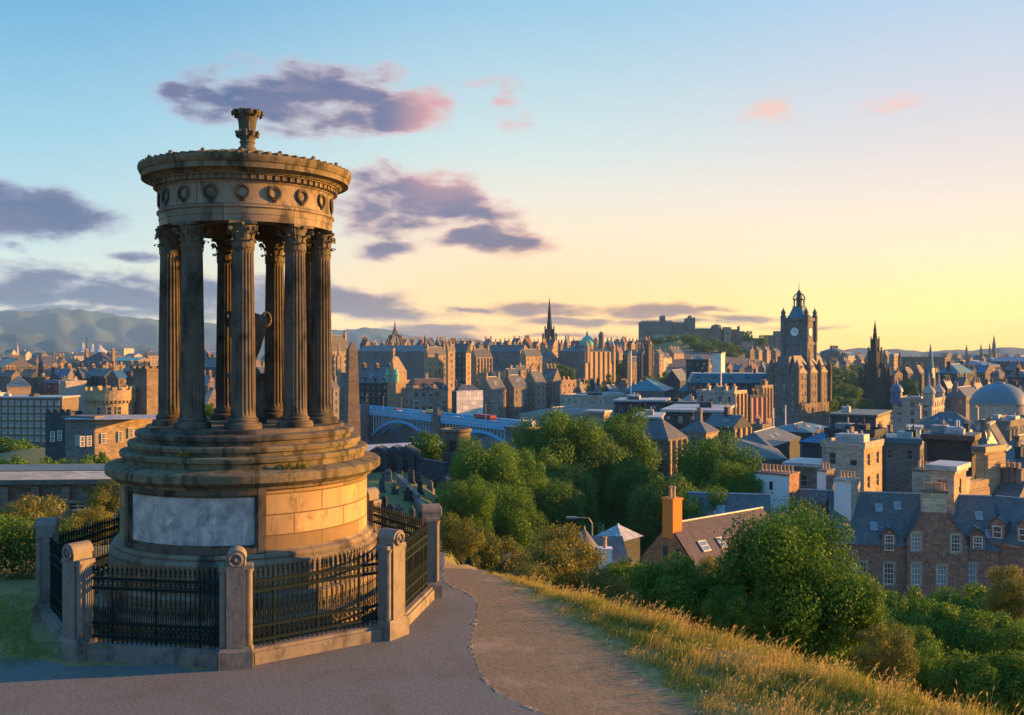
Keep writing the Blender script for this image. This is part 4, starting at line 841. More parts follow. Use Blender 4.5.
spire('steeple', 'tiny dark spirelet on the terrace right of the gothic monument', 899.5, 900, 366, [(357, 1.6)], 351, 'wall_soot', pins=False)
spire('steeple', 'small dark spirelet between the crown steeple and the black spire', 425, 760, 352, [(344, 2.2)], 334, 'wall_soot', pins=False)
spire('steeple', 'far thin pale steeple on the left skyline', 17.5, 1800, 360, [(353, 1.6)], 342, 'wall_cream', pins=False)
for x, l in ((642.5, 'left one of the brown twin college towers'), (649, 'right one of the brown twin college towers')): spire('college_tower', l + ' below the castle', x, 800, 378, [(346, 3.2)], 336, 'wall_brown', 'tower', group='twin college towers')
for x, l, y1 in ((331, 'sunlit turret on the gothic block', 346), (338.5, 'pointed sunlit pinnacle', 340)): spire('gothic_turret', l + ' just right of the columns', x, 460, 400, [(356, 2.3)], y1, 'wall_sand', 'turret', pins=False)
# tent roofs and mast, far left
t = thing('tent_roofed_arena', 'far building with pale pointed tent roofs hung from a dark mast', 'building', (X_(90, 1500), 1500, -45), .2); s = 1500 / F
mb = MB(); mb.tube((-3 * s, 0, 0), (-3 * s, 0, 45 + Z_(337, 1500)), .9); part('mast', mb, ['wall_soot'], t)
for k, x in enumerate((-8, 1, 8)): mb = MB(); mb.lathe([(8 * s, 45 + Z_(352, 1500)), (3.6 * s, 45 + Z_(348.5, 1500)), (.6, 45 + Z_(342.5 + k, 1500))], 12, (x * s, 8)); part('tent_roof', mb, ['roof_lead'], t)
mb = MB(); mb.box(-15 * s, 15 * s, -4, 24, 0, 45 + Z_(352, 1500)); part('wall', mb, ['wall_pale'], t)
# obelisk
Yo = 150; mb = MB(); z = lambda y: Z_(y, Yo) + 24; mb.frust((0, 0), 1.08, 1.08, .70, .70, z(446), z(350), 0); mb.frust((0, 0), .70, .70, .02, .02, z(350), z(340), 0); mb.box(-1.5, 1.5, -1.5, 1.5, 0, z(446) + .02)
ob = solo('obelisk', mb, ['obelisk_stone' if 'obelisk_stone' in MAT else 'wall_brown'], 'tall brown stone obelisk just right of the columns', 'obelisk', (X_(352, Yo), Yo, -24), .5)
# round mausoleum
Ym = 170; s = Ym / F; t = thing('round_mausoleum', 'squat round stone mausoleum with an arched doorway', 'mausoleum', (X_(456, Ym), Ym, -32)); z = lambda y: Z_(y, Ym) + 32; r0 = 14.2 * s
lathe_part('drum', [(r0 + .1, 0), (r0 + .1, z(452)), (r0, z(451)), (r0, z(432)), (r0 + .25, z(431)), (r0 + .25, z(428.5)), (r0 - .5, z(428.5)), (r0 - .5, z(430)), (.05, z(430))], t, 'wall_brown', 40)
part('doorway', MB().prism([(-.7, 0), (.7, 0), (.7, .25), (-.7, .25)], 0, 1.9), ['clock_hand'], t, loc=(-.3, -r0 - .02, z(450)))
# clock tower hotel
Yb = 387; hotel, LA, LB, h, hz = B('hotel', 'massive dark stone hotel block below the clock tower', 771, 797, 829, 374, Yb - 6, 41, 'grey', 'slate', 7, 'mansard', rows=7, chim=4, dorm=3, maxw=100, sp=3.0, wallB='brown', z0=-46)
part('pediment', MB().prism([(-LA * .72, -.6), (-LA * .28, -.6), (-LA * .28, 3), (-LA * .72, 3)], h, h + 7), ['wall_grey'], hotel)
for q in ((-LA, 0), (0, 0), (0, LB), (0, LB * .35), (0, LB * .68)): lathe_part('corner_turret', [(1.2, h - 12), (1.2, h + 2), (1.4, h + 2.2), (.8, h + 4), (.1, h + 6)], hotel, 'wall_brown', 12, q)
ctw = thing('clock_tower', 'tall stone clock tower with a white clock face, corner turrets and open crown lantern', 'clock tower', (X_(802, Yb + 8), Yb + 12, -42), -R(38)); s = (Yb + 12) / F; z = lambda y: Z_(y, Yb + 12) + 42
hw = 4.9; mb = MB(); mb.box(-hw, hw, -hw, hw, 0, z(345)); mb.box(-hw - .4, hw + .4, -hw - .4, hw + .4, z(345), z(342)); mb.box(-hw + .1, hw - .1, -hw + .1, hw - .1, z(342), z(321)); mb.box(-hw - .5, hw + .5, -hw - .5, hw + .5, z(321), z(318))
for a, b in ((-1, -1), (1, -1), (1, 1), (-1, 1)): mb.lathe([(.95, 0), (.95, z(342)), (1.15, z(341)), (1.15, z(318))], 10, (a * hw, b * hw))
part('tower_shaft', mb, ['wall_grey'], ctw)
tc_ = MB(); tc_.lathe([(1.15, 0), (1.25, .9), (.85, 1.1), (.85, 1.9), (1.1, 2.1), (.6, 3.1), (.1, 4.0), (.08, 4.8)], 10); tcm = tc_.data('turret_cap', ['wall_brown'], True)
for a, b in ((-1, -1), (1, -1), (1, 1), (-1, 1)): link('turret_cap', tcm, ctw, (a * hw, b * hw, z(318)))
mb = MB(); mb.lathe([(5.6, z(318)), (4.2, z(314.5)), (3.2, z(311)), (2.7, z(307.5)), (2.9, z(307)), (2.9, z(306.4)), (.1, z(306.3))], 8); rb_ = part('roof', mb, ['roof_teal'], ctw)
mb = MB()
for k in range(8): a = k * math.pi / 4; mb.tube((2.1 * math.cos(a), 2.1 * math.sin(a), z(306.5)), (2.1 * math.cos(a), 2.1 * math.sin(a), z(300)), .32, None, 6)
mb.lathe([(.1, z(300)), (2.6, z(300)), (2.6, z(299)), (2.0, z(298.8))], 12)
for k in range(8): a = k * math.pi / 4; mb.path([(2.5 * math.cos(b) * math.cos(a), 2.5 * math.cos(b) * math.sin(a), z(299.5) + 2.6 * math.sin(b)) for b in np.linspace(0, 1.4, 6)], .25, 5)
mb.lathe([(.8, z(306.4)), (.8, z(296)), (1.0, z(292.5)), (.5, z(291)), (.12, z(289)), (.1, z(283))], 10); part('lantern', mb, ['wall_brown'], ctw)
cf = MB(); cf.lathe([(1.95, 0), (1.95, .12), (.0, .12)], 32); cfm = cf.data('clock_face', ['clock_face'])
hd_ = MB(); hd_.box(-.09, .09, 0, 1.1, .13, .17); hd_.box(-.07, 1.0 * 1.4, -.07, .07, .18, .21)
for k in range(12): a = k * math.pi / 6; hd_.box(1.5, 1.78, -.07, .07, .13, .16, 0, a)
for j in range(24): a0, a1 = j * math.pi / 12, (j + 1) * math.pi / 12; hd_.tube((1.95 * math.cos(a0), 1.95 * math.sin(a0), .1), (1.95 * math.cos(a1), 1.95 * math.sin(a1), .1), .14, None, 5)
hdm = hd_.data('clock_hands', ['clock_hand'])
for k in range(4):
    a = k * math.pi / 2 - math.pi / 2; o = link('clock_face', cfm, ctw, ((hw - .08) * math.cos(a), (hw - .08) * math.sin(a), z(332))); o.rotation_euler = (math.pi / 2, 0, a + math.pi / 2); o2 = link('clock_hands', hdm, o)
for k in (3, 0):
    a = k * math.pi / 2
    for j in range(4):
        for i in (-1, 0, 1): link('window', win_mesh(1.0, 3.0, 'plain'), ctw, ((hw + .02) * math.cos(a) - i * 3 * math.sin(a), (hw + .02) * math.sin(a) + i * 3 * math.cos(a), z(354 + j * 12)), a + math.pi / 2)
# castle on its rock
Yc = 1207; s = Yc / F; cas = thing('castle', 'grey hilltop castle with battlemented blocks and long walls', 'castle', (X_(680, Yc), Yc, Z_(346, Yc) - 12), 0); z = lambda y: Z_(y, Yc) - Z_(346, Yc) + 12; x = lambda p: (p - 680) * s
def cblock(nm, x0, x1, yt_, dep=24, yo=0, wall='wall_grey', rot=-.12, cren=True):
    mb = MB(); a, b = x(x0), x(x1); mb.box(a, b, yo, yo + dep, 0, z(yt_), 0)
    if cren:
        n = max(2, int((b - a) / 3.2))
        for k in range(n): q = a + (b - a) * (k + .25) / n; mb.box(q, q + (b - a) / n * .5, yo, yo + 1.2, z(yt_), z(yt_) + 1.5, 0)
    return part(nm, mb, [wall], cas)
cblock('palace_block', 641, 672, 321.5); cblock('palace_block', 661, 666, 316, 8, 6); cblock('palace_block', 672, 688, 322.5, 20, 3); cblock('palace_block', 686.5, 695, 318, 18, -2); cblock('palace_block', 689, 692, 315.5, 6, 2, cren=False)
cblock('battery_wall', 652, 682, 336, 14, -24, 'wall_cream'); cblock('battery_wall', 682, 714, 332, 16, -6, 'wall_brown'); cblock('castle_wall', 695, 722, 328.5, 14, 10); cblock('castle_wall', 718, 742, 329, 12, 12, 'wall_brown', cren=False); cblock('castle_wall', 738, 746, 331, 10, 8, cren=False); cblock('castle_wall', 739.5, 741.5, 326, 4, 9, cren=False)
lathe_part('round_battery', [(7 * s / 2 + 2, 0), (7 * s / 2 + 2, z(325.5)), (1, z(324))], cas, 'wall_grey', loc=(x(717), 4, 0))
lathe_part('round_battery', [(12, 0), (11.5, z(331)), (1, z(331))], cas, 'wall_grey', loc=(x(700), 6, 0))
cblock('gatehouse', 724, 731, 327, 10, 0, 'wall_pink', cren=False)
wm = win_mesh(2.0, 3.0, 'plain')
for px in np.arange(644, 671, 4.0):
    for py in (327, 332): link('window', wm, cas, (x(px), -.03, z(py)))
cas2 = thing('castle_outworks', 'lower stepped castle wall and gate block between the rock trees and the clock tower', 'castle', (X_(760, 1200), 1200, -20), 0); z2 = lambda y: Z_(y, 1200) + 20; x2 = lambda p: (p - 760) * 1200 / F
for a in ((742, 754, 341, 'wall_pink', 0), (752, 768, 338, 'wall_brown', 6), (757, 772, 345, 'wall_brown', -8), (768, 786, 335, 'wall_brown', 4), (776, 782, 331, 'wall_grey', 2), (746, 750, 336, 'wall_brown', 8)): part('rampart', MB().box(x2(a[0]), x2(a[1]), a[4], a[4] + 12, 0, z2(a[2])), [a[3]], cas2)
# north bridge: blue iron bridge
b0 = Vector((X_(534, 318), 318)); b1 = Vector((X_(318, 455), 455)); L = (b1 - b0).length; dd = (b1 - b0).normalized(); brot = math.atan2(dd.y, dd.x); zd = -26.6
br = thing('iron_bridge', 'long blue iron road bridge on stone piers across the valley', 'bridge', (b0.x, b0.y, zd), brot)
mb = MB(); mb.box(0, L, -11, 0, -1.2, 0, 0); mb.box(0, L, 0, .4, -2.0, -.4); part('deck', mb, ['path_asphalt', 'bridge_blue'], br)
mb = MB(); mb.box(0, L, .4, .75, -.9, 1.4); mb.box(0, L, .38, .9, 1.4, 1.6); mb.box(0, L, .38, .9, -1.3, -.9); mb.box(0, L, -9.7, -11, -.9, 1.4)
for k in range(int(L / 1.6)): mb.box(k * 1.6, k * 1.6 + .22, .75, .87, -.9, 1.4, 1)
mb.box(0, L, .76, 1.0, -.1, .12, 1)
part('parapet', mb, ['bridge_blue', 'bridge_pale'], br)
piers = [3, L * .355, L * .70, L - 3]
for i in range(3):
    p0, p1 = piers[i] + 4, piers[i + 1] - 4; mb = MB(); n = 22
    for yy in (0.3, -4, -8, -11):
        for k in range(n):
            t0, t1 = k / n, (k + 1) / n; f_ = lambda t: -2.2 - 7.5 * (2 * t - 1) ** 2; xa, xb = p0 + (p1 - p0) * t0, p0 + (p1 - p0) * t1
            mb.face([(xa, yy, f_(t0) - 1.1), (xb, yy, f_(t1) - 1.1), (xb, yy, f_(t1)), (xa, yy, f_(t0))]); mb.face([(xa, yy + .25, f_(t0) - 1.1), (xb, yy + .25, f_(t1) - 1.1), (xb, yy, f_(t1) - 1.1), (xa, yy, f_(t0) - 1.1)][::-1])
            mb.box(xa, xa + .34, yy - .1, yy + .3, f_(t0), -1.1, 1)
    part('arch_span', mb, ['bridge_blue', 'bridge_pale'], br)
for p_ in piers: part('pier', MB().box(p_ - 3.2, p_ + 3.2, -12.5, 1.6, -26, -1.2).box(p_ - 2.6, p_ + 2.6, .2, 1.9, -1.2, 2.6).box(p_ - 1.6, p_ + 1.6, .4, 1.6, 2.6, 4.2), ['wall_grey'], br)
def vehicle(name, label, cat, along, lane, L_, W_, H_, col, wnd=True, group=None, flip=0):
    q = b0 + dd * along; nx, ny = -dd.y, dd.x; t = thing(name, label, cat, (q.x + nx * lane, q.y + ny * lane, zd + .02), brot + flip, group)
    mb = MB()
    if name.endswith('bus'):
        mb.box(-L_ / 2, L_ / 2, -W_ / 2, W_ / 2, .35, H_ - .12); mb.frust((0, 0), L_ / 2, W_ / 2, L_ / 2 - .2, W_ / 2 - .2, H_ - .12, H_)
    else:
        mb.box(-L_ / 2, L_ / 2, -W_ / 2, W_ / 2, .3, .85); mb.frust((-.1, 0), L_ * .34, W_ * .48, L_ * .24, W_ * .38, .85, H_)
    part('body', mb, [col], t)
    if name.endswith('bus'):
        for zz in ([1.2] if H_ < 3.5 else [1.2, 3.0]): part('window_band', MB().box(-L_ / 2 + .3, L_ / 2 - .3, -W_ / 2 - .03, W_ / 2 + .03, zz, zz + .75).box(-L_ / 2 - .03, L_ / 2 + .03, -W_ / 2 + .2, W_ / 2 - .2, zz, zz + .8), ['glass_dark'], t)
    else: part('window_band', MB().frust((-.1, 0), L_ * .325, W_ * .475, L_ * .26, W_ * .41, .93, H_ - .1).frust((-.1, 0), L_ * .30, W_ * .5, L_ * .25, W_ * .42, .93, H_ - .12), ['glass_dark'], t)
    for sx in (-1, 1):
        for sy in (-1, 1): part('wheel', MB().tube((sx * L_ * .3, sy * W_ / 2 * 1.02, .42), (sx * L_ * .3, sy * W_ / 2 * .8, .42), .42, None, 12), ['rubber'], t)
vehicle('single_decker_bus', 'dark red bus on the blue bridge below the lower street row', 'bus', L * .20, -3.4, 11, 2.5, 3.0, 'paint_red')
vehicle('single_decker_bus', 'pale yellow bus on the blue bridge below the white sheeted block', 'bus', L * .40, -2.6, 9, 2.5, 3.0, 'paint_yellow')
for k, (f_, c, w) in enumerate(((.30, 'paint_white', 'white'), (.50, 'metal_grey', 'grey'), (.56, 'paint_white', 'white'), (.63, 'paint_red', 'red'), (.70, 'metal_grey', 'grey'), (.78, 'paint_white', 'white'), (.86, 'metal_grey', 'grey'))):
    vehicle('car', f'{w} car crossing the blue bridge, {NUM2[k]} from its near end', 'car', L * f_, -7.5 if k % 2 else -2.4, 4.2, 1.75, 1.45, c, group='cars on the blue bridge')
for k in range(9):
    f_ = .17 + .09 * k; q = b0 + dd * (L * f_); mb = MB(); mb.tube((0, 0, 0), (0, 0, 6.5), .10, .06, 6); mb.ball((0, 0, 6.7), .28, 8)
    nx, ny = -dd.y, dd.x; solo('street_lamp', mb, ['metal_grey'], f'lamp post on the blue bridge, {NUM2[k]} from its near end', 'street lamp', (q.x + nx * -.3, q.y + ny * -.3, zd + .0), 0, 'lamp posts on the blue bridge')
# flagpoles
for px, Y, y0, y1, l in ((631, 400, 392, 351, 'tall pale flagpole left of the dark temple gable'), (773.5, 260, 428, 409, 'left white flagpole before the hotel'), (785.5, 260, 430, 406, 'right white flagpole before the hotel'), (721, 300, 396, 371, 'thin flagpole over the pale-walled office roof')):
    mb = MB(); zz = Z_(y0 + 22, Y); mb.tube((0, 0, 0), (0, 0, Z_(y1, Y) - zz), .22 * Y / 260, .12 * Y / 260, 6); mb.ball((0, 0, Z_(y1, Y) - zz), .25, 6); solo('flagpole', mb, ['paint_white'], l, 'flagpole', (X_(px, Y), Y, zz))
near_of = {}
LMK = [(12, 'office slab'), (98, 'turreted castle house'), (160, 'round temple'), (395, 'crown steeple'), (452, 'round mausoleum'), (550, 'black spire'), (590, 'sunlit bank palace'), (640, 'castle batteries'), (700, 'castle wall'), (745, 'castle rampart'), (800, 'clock tower'), (875, 'gothic monument spire'), (930, 'thin blue steeple'), (994, 'twin far spires')]
def where(px):
    l = min(LMK, key=lambda q: abs(q[0] - px)); return ('just left of the ' if px < l[0] - 5 else 'just right of the ' if px > l[0] + 5 else 'below the ') + l[1]
# ---- fill: rows of roofs across the distance
def fill(rows):
    rg = random.Random(21); jobs = []
    for (xa, xb, ya, yb_, Y0, Y1, step, walls) in rows:
        px = xa
        while px < xb:
            w = step * rg.uniform(.75, 1.35); f_ = (px - xa) / max(1, xb - xa); Y = rg.uniform(Y0, Y1); jobs.append((px, w, ya + (yb_ - ya) * f_ + rg.uniform(-1.6, 1.6), Y, rg.choice(walls), rg.choice(['slate', 'slate', 'slate', 'brown_slate', 'blue', 'tile']), rg.choice(['gx', 'gy', 'hip', 'gx']), rg.choice([1, 2, 2, 3])))
            px += w * .92
    cn = {}; jobs.sort(key=lambda j: j[0]); RO = {'slate': 'slate', 'brown_slate': 'brownish slate', 'blue': 'bluish', 'tile': 'red tiled'}; FRM = {'gx': 'ridged', 'gy': 'gabled', 'hip': 'hipped'}
    keyf = lambda j: (j[4], RO[j[5]], FRM[j[6]], j[7], where(j[0] + j[1] / 2))
    tt = {}
    for j in jobs: tt[keyf(j)] = tt.get(keyf(j), 0) + 1
    for j in jobs:
        k = keyf(j); cn[k] = cn.get(k, 0) + 1; px, w, yt, Y, wa, ro, rt, ch = j
        lb = f'distant {k[0]} house, {k[2]} {k[1]} roof, {["no","one","two","three"][ch]} chimney{"s" if ch>1 else ""}, {k[4]}'
        if tt[k] > 1: lb = f'{NUM2[cn[k]-1]} ' + lb
        u = (px + w / 2 - 512) / F; be = max(40, math.degrees(math.atan(u)) + 24) if u > 0 else rg.uniform(30, 50)
        B('distant_house', lb, px, px + w * .55, px + w, yt, Y, be, wa, ro, rg.uniform(3, 5.5), rt, chim=ch, rows=2 if Y > 900 else 3, maxw=14, group='distant city houses', pots=3)
ALLW = ['grey', 'brown', 'dark', 'sand', 'pink', 'pale']
fill([(-90, 0, 366, 364, 600, 1200, 15, ['dark', 'grey', 'brown', 'sand']), (0, 165, 362, 364, 900, 1300, 13, ['dark', 'grey', 'brown', 'red', 'pale']), (0, 165, 356, 357, 1400, 2200, 16, ['pale', 'grey', 'brown', 'cream']), (0, 130, 378, 380, 470, 560, 18, ['dark', 'grey', 'brown']),
      (190, 345, 360, 362, 700, 1100, 12, ['brown', 'dark', 'sand', 'cream']), (190, 340, 385, 390, 330, 450, 15, ['dark', 'grey', 'brown']),
      (440, 548, 345, 345, 800, 950, 9, ['brown', 'pink', 'grey', 'sand']), (556, 645, 345, 344, 830, 980, 8, ['brown', 'pink', 'grey', 'sand', 'cream']), (600, 660, 354, 356, 700, 850, 8, ['brown', 'dark', 'sand', 'pink']),
      (655, 690, 360, 362, 800, 950, 8, ['pink', 'cream', 'brown']), (575, 640, 396, 394, 420, 500, 14, ['dark', 'grey', 'pale']), (690, 775, 370, 368, 600, 800, 11, ['dark', 'brown', 'grey', 'sand']),
      (745, 772, 352, 352, 1000, 1100, 9, ['brown', 'pink']), (818, 890, 358, 357, 900, 1200, 10, ['grey', 'brown', 'pale']), (815, 865, 366, 366, 800, 900, 11, ['grey', 'pale']), (905, 1040, 362, 360, 1100, 1500, 10, ['brown', 'dark', 'grey', 'pale']), (940, 1040, 356, 356, 1700, 2400, 10, ['grey', 'pale', 'brown']),
      (885, 1030, 374, 372, 650, 800, 14, ['dark', 'grey', 'brown']), (940, 1030, 390, 392, 450, 520, 14, ['dark', 'grey']), (360, 450, 347, 346, 800, 950, 9, ['brown', 'grey', 'pink']),
      (790, 1020, 455, 452, 230, 260, 22, ['dark', 'grey'])])

# ---- graveyard below the railing
tmb = []
gl = []
rg = random.Random(5); k = 0
rows_ = [(388, 478, 130), (395, 486, 116), (384, 492, 105), (398, 498, 95), (412, 500, 92), (402, 508, 84), (423, 492, 104), (430, 500, 92), (385, 470, 140), (400, 470, 142), (411, 479, 128), (420, 484, 118), (430, 478, 128), (437, 486, 112), (393, 512, 80), (384, 504, 86), (414, 514, 78), (425, 512, 80), (418, 472, 138), (433, 468, 146), (390, 500, 92), (408, 488, 112), (382, 484, 118)]
rel = ['at the left end', 'near the middle', 'at the right end']
for (px, py, Y) in rows_:
    hh = rg.uniform(1.0, 1.9); ww = rg.uniform(.6, 1.05); f_ = rg.choice(['round', 'urn', 'flat', 'point']); mb = MB(); mb.box(-ww / 2 - .15, ww / 2 + .15, -.25, .25, -1.5, .2)
    if f_ == 'round': mb.prism([(-ww / 2, -.1), (ww / 2, -.1), (ww / 2, .1), (-ww / 2, .1)], .2, hh * .8); mb.tube((0, -.1, hh * .8), (0, .1, hh * .8), ww / 2, None, 16)
    elif f_ == 'point': mb.box(-ww / 2, ww / 2, -.1, .1, .2, hh * .8); mb.frust((0, 0), ww / 2, .1, .02, .08, hh * .8, hh)
    elif f_ == 'urn': mb.box(-ww / 2, ww / 2, -.3, .3, .2, hh * .7); mb.box(-ww / 2 - .1, ww / 2 + .1, -.4, .4, hh * .7, hh * .78); mb.lathe([(.1, hh * .78), (.26, hh * .95), (.2, hh * 1.05), (.02, hh * 1.12)], 10)
    else: mb.box(-ww / 2, ww / 2, -.1, .1, .2, hh * .95); mb.box(-ww / 2 - .06, ww / 2 + .06, -.14, .14, hh * .95, hh)
    X = X_(px, Y); k += 1
    c = rg.choice(['dark', 'grey', 'soot'])
    solo('gravestone', mb, ['wall_' + c], f'{ {"round":"round-topped","point":"pointed","urn":"urn-topped","flat":"flat-topped"}[f_] } {({"dark":"dark","grey":"grey","soot":"blackened"})[c]} gravestone, {NUM2[k-1] if k<=20 else "twenty-"+NUM2[k-21]} on the graveyard slope counted from its far left', 'gravestone', (X, Y, Hs(X, Y)), rg.uniform(-.7, .1), 'gravestones below the railing')
# retaining walls of the graveyard
def wall_line(name, label, pts, h, th, m, base=None):
    mb = MB()
    for (xa, ya), (xb, yb2) in zip(pts, pts[1:]):
        d = Vector((xb - xa, yb2 - ya)); L = d.length; n = max(1, int(L / 6)); d.normalize(); nn = Vector((-d.y, d.x)) * th / 2
        for i in range(n):
            p0 = Vector((xa, ya)) + d * (L * i / n); p1 = Vector((xa, ya)) + d * (L * (i + 1) / n); zz = max(Hs(*p0), Hs(*p1)) if base is None else base; pl = [p0 - nn, p1 - nn, p1 + nn, p0 + nn]
            mb.prism([(q.x, q.y) for q in pl], zz - 4, zz + h); e = nn * 1.35; pl = [p0 - e, p1 - e, p1 + e, p0 + e]; mb.prism([(q.x, q.y) for q in pl], zz + h, zz + h + .18)
    return solo(name, mb, [m], label, 'wall')
wall_line('graveyard_wall', 'low dark stone wall descending through the graveyard', [(X_(398, 128), 128), (X_(446, 92), 92)], 0.7, .45, 'wall_grey')
wall_line('graveyard_wall', 'high dark wall with pilasters along the far side of the graveyard', [(X_(376, 168), 168), (X_(446, 150), 150), (X_(470, 120), 120)], 2.4, .7, 'wall_dark')
wall_line('retaining_wall', 'long dark retaining wall under the road trees', [(X_(500, 96), 96), (X_(560, 118), 118), (X_(650, 138), 138), (X_(700, 145), 145)], 4.2, .8, 'wall_grey')
for k, px in enumerate((380, 396, 408)):
    X = X_(px, 158); mb = MB(); mb.box(-1.6, 1.6, -1.4, 1.4, -2, 3.0); mb.box(-1.8, 1.8, -1.6, 1.6, 3.0, 3.3); mb.frust((0, 0), 1.7, 1.5, .1, 1.5, 3.3, 4.2); mb.box(-.5, .5, -1.45, -1.38, 0, 2.1, 1)
    solo('tomb', mb, ['wall_dark', 'clock_hand'], f'{["leftmost","middle","rightmost"][k]} gabled stone tomb against the far graveyard wall', 'tomb', (X, 158, Hs(X, 158)), -.2, 'tombs by the graveyard wall')
lp = MB(); lp.tube((0, 0, 0), (0, 0, 6.0), .11, .07, 8); lp.path([(0, 0, 6), (-.3, 0, 6.5), (-1.6, 0, 6.6)], .06, 6); lp.box(-2.4, -1.4, -.18, .18, 6.5, 6.66)
X = X_(592, 88); solo('street_lamp', lp, ['metal_grey'], 'street lamp in the road below the retaining wall', 'street lamp', (X, 88, Z_(517, 88) - 6.6), .1)
# pale station roof under the bridge
mb = MB(); zz = Z_(443, 205); mb.box(0, 24, 0, 12, -20, -.5, 0, 0); mb.face([(-1, -1, -.5), (25, -1, -.5), (25, 6, .5), (-1, 6, .5)], 1); mb.face([(25, 13, -.5), (-1, 13, -.5), (-1, 6, .5), (25, 6, .5)], 1); mb.face([(25, -1, -.5), (25, 13, -.5), (25, 6, .5)], 0); mb.face([(-1, 13, -.5), (-1, -1, -.5), (-1, 6, .5)], 0)
solo('station_shed', mb, ['wall_brown', 'roof_lead'], 'shed with a pale glazed roof below the blue bridge', 'shed', (X_(366, 205), 205, zz - 1.5), .5)
B('office_building', 'grey stone block with flat dark roof at the near end of the blue bridge', 506, 526, 540, 431, 262, 38, 'grey', 'slate', .6, 'slab', rows=2, chim=0)
B('office_building', 'long low pale building with small windows above the tall rounded tree', 520, 556, 606, 417, 290, 42, 'pale', 'slate', 2, 'hip', rows=2, chim=0, kind='white')
B('office_building', 'mauve windowless box between the road trees tops', 586, 604, 610, 414, 250, 30, 'pink', 'lead', .5, 'slab', rows=0, chim=0)

# ------------------------------------------------------------------ nearer houses
# stone house with central chimney gable
Yh = 108; sc_h = Yh / F; be = R(30)
hs = thing('stone_house', 'rubble stone house with slate roof, white sash windows and gabled bay under broad chimney', 'house', (X_(862, 112), 112, -36), -R(14)); 
ux = lambda px: (px - 862) * 112 / F * 1.06; hz_ = lambda py: Z_(py, 112) + 36
x0, x1 = -3.2, ux(980); dp = 9.0
WH = lambda px, py0, py1, w: (ux(px), hz_(py1), round(w, 1), round((py1 - py0) * 112 / F, 1))
main_w = [WH(862, 562, 583, 1.1), WH(886, 562, 583, 1.1), WH(957, 558, 581, 1.0)]; bay_lo = [WH(909, 560, 581, 1.0), WH(931, 560, 579, 1.0)]; bay_hi = [WH(909, 530, 547, 1.0), WH(943, 530, 547, 1.0)]
mb = MB(); wall_grid(mb, (x0, 0, 0), (1, 0, 0), (0, 1, 0), x1 - x0, hz_(546), [(a - x0, b, c, d) for a, b, c, d in main_w], 0, .22)
mb.face([(x1, 0, 0), (x1, dp, 0), (x1, dp, hz_(546)), (x1, 0, hz_(546))]); mb.face([(x1, dp, 0), (x0, dp, 0), (x0, dp, hz_(546)), (x1, dp, hz_(546))]); mb.face([(x0, dp, 0), (x0, 0, 0), (x0, 0, hz_(546)), (x0, dp, hz_(546))]); mb.box(x0 - .1, x1 + .1, -.12, dp + .1, hz_(546), hz_(544.5))
wb = part('wall', mb, ['rubble_stone'], hs)
er, rr2 = hz_(544.5), hz_(497); mb = MB(); mb.face([(x0 - .3, -.3, er), (x1 + .3, -.3, er), (x1 + .3, dp / 2, rr2), (x0 - .3, dp / 2, rr2)]); mb.face([(x1 + .3, dp + .3, er), (x0 - .3, dp + .3, er), (x0 - .3, dp / 2, rr2), (x1 + .3, dp / 2, rr2)])
mb.face([(x1, 0, er), (x1, dp, er), (x1, dp / 2, rr2 - .15)], 1); mb.face([(x0, dp, er), (x0, 0, er), (x0, dp / 2, rr2 - .15)], 1); mb.tube((x0 - .3, dp / 2, rr2), (x1 + .3, dp / 2, rr2), .10, None, 6, 2)
rfh = part('roof', mb, ['roof_slate', 'rubble_stone', 'roof_lead'], hs)
g0, g1, gm = ux(901), ux(952), ux(925); gt = hz_(509)
za, zc = hz_(535), hz_(547); zt_ = bay_hi[0][1] + bay_hi[0][3] + .06; slp = (gm - 1.25 - g0) / (gt - za); xi0, xi1 = g0 + slp * (zt_ - za), g1 - slp * (zt_ - za)
mb = MB(); zmid = hz_(553); wall_grid(mb, (g0, -.55, 0), (1, 0, 0), (0, 1, 0), g1 - g0, zmid, [(a - g0, b, c, d) for a, b, c, d in bay_lo], 0, .22)
zlow_ = bay_hi[0][1] - .02; mb.face([(g0, -.55, zmid), (g1, -.55, zmid), (g1, -.55, zlow_), (g0, -.55, zlow_)])
wall_grid(mb, (xi0, -.55, 0), (1, 0, 0), (0, 1, 0), xi1 - xi0, zt_, [(a - xi0, b, c, d) for a, b, c, d in bay_hi], 0, .22, zlow_)
mb.face([(g0, -.55, zlow_), (xi0, -.55, zlow_), (xi0, -.55, zt_), (g0, -.55, za)]); mb.face([(xi1, -.55, zlow_), (g1, -.55, zlow_), (g1, -.55, za), (xi1, -.55, zt_)]); mb.face([(xi0, -.55, zt_), (xi1, -.55, zt_), (gm + 1.25, -.55, gt), (gm - 1.25, -.55, gt)])
mb.face([(g1, -.55, 0), (g1, 0, 0), (g1, 0, za), (g1, -.55, za)]); mb.face([(g0, 0, 0), (g0, -.55, 0), (g0, -.55, za), (g0, 0, za)])
mb.face([(g1, -.55, za), (g1, 0, za), (gm + 1.25, 0, gt), (gm + 1.25, -.55, gt)]); mb.face([(g0, 0, za), (g0, -.55, za), (gm - 1.25, -.55, gt), (gm - 1.25, 0, gt)])
bay_ = part('gabled_bay', mb, ['rubble_stone'], hs)
mb = MB()
for sgn, ga, gb in ((1, g1 + .2, gm + 1.15), (-1, g0 - .2, gm - 1.15)):
    q = [(ga, -.7, hz_(535) - .15), (ga, dp / 2, hz_(535) - .15), (gb, dp / 2, gt + .1), (gb, -.7, gt + .1)]; mb.face(q if sgn > 0 else q[::-1])
part('gable_roof', mb, ['roof_slate'], hs)
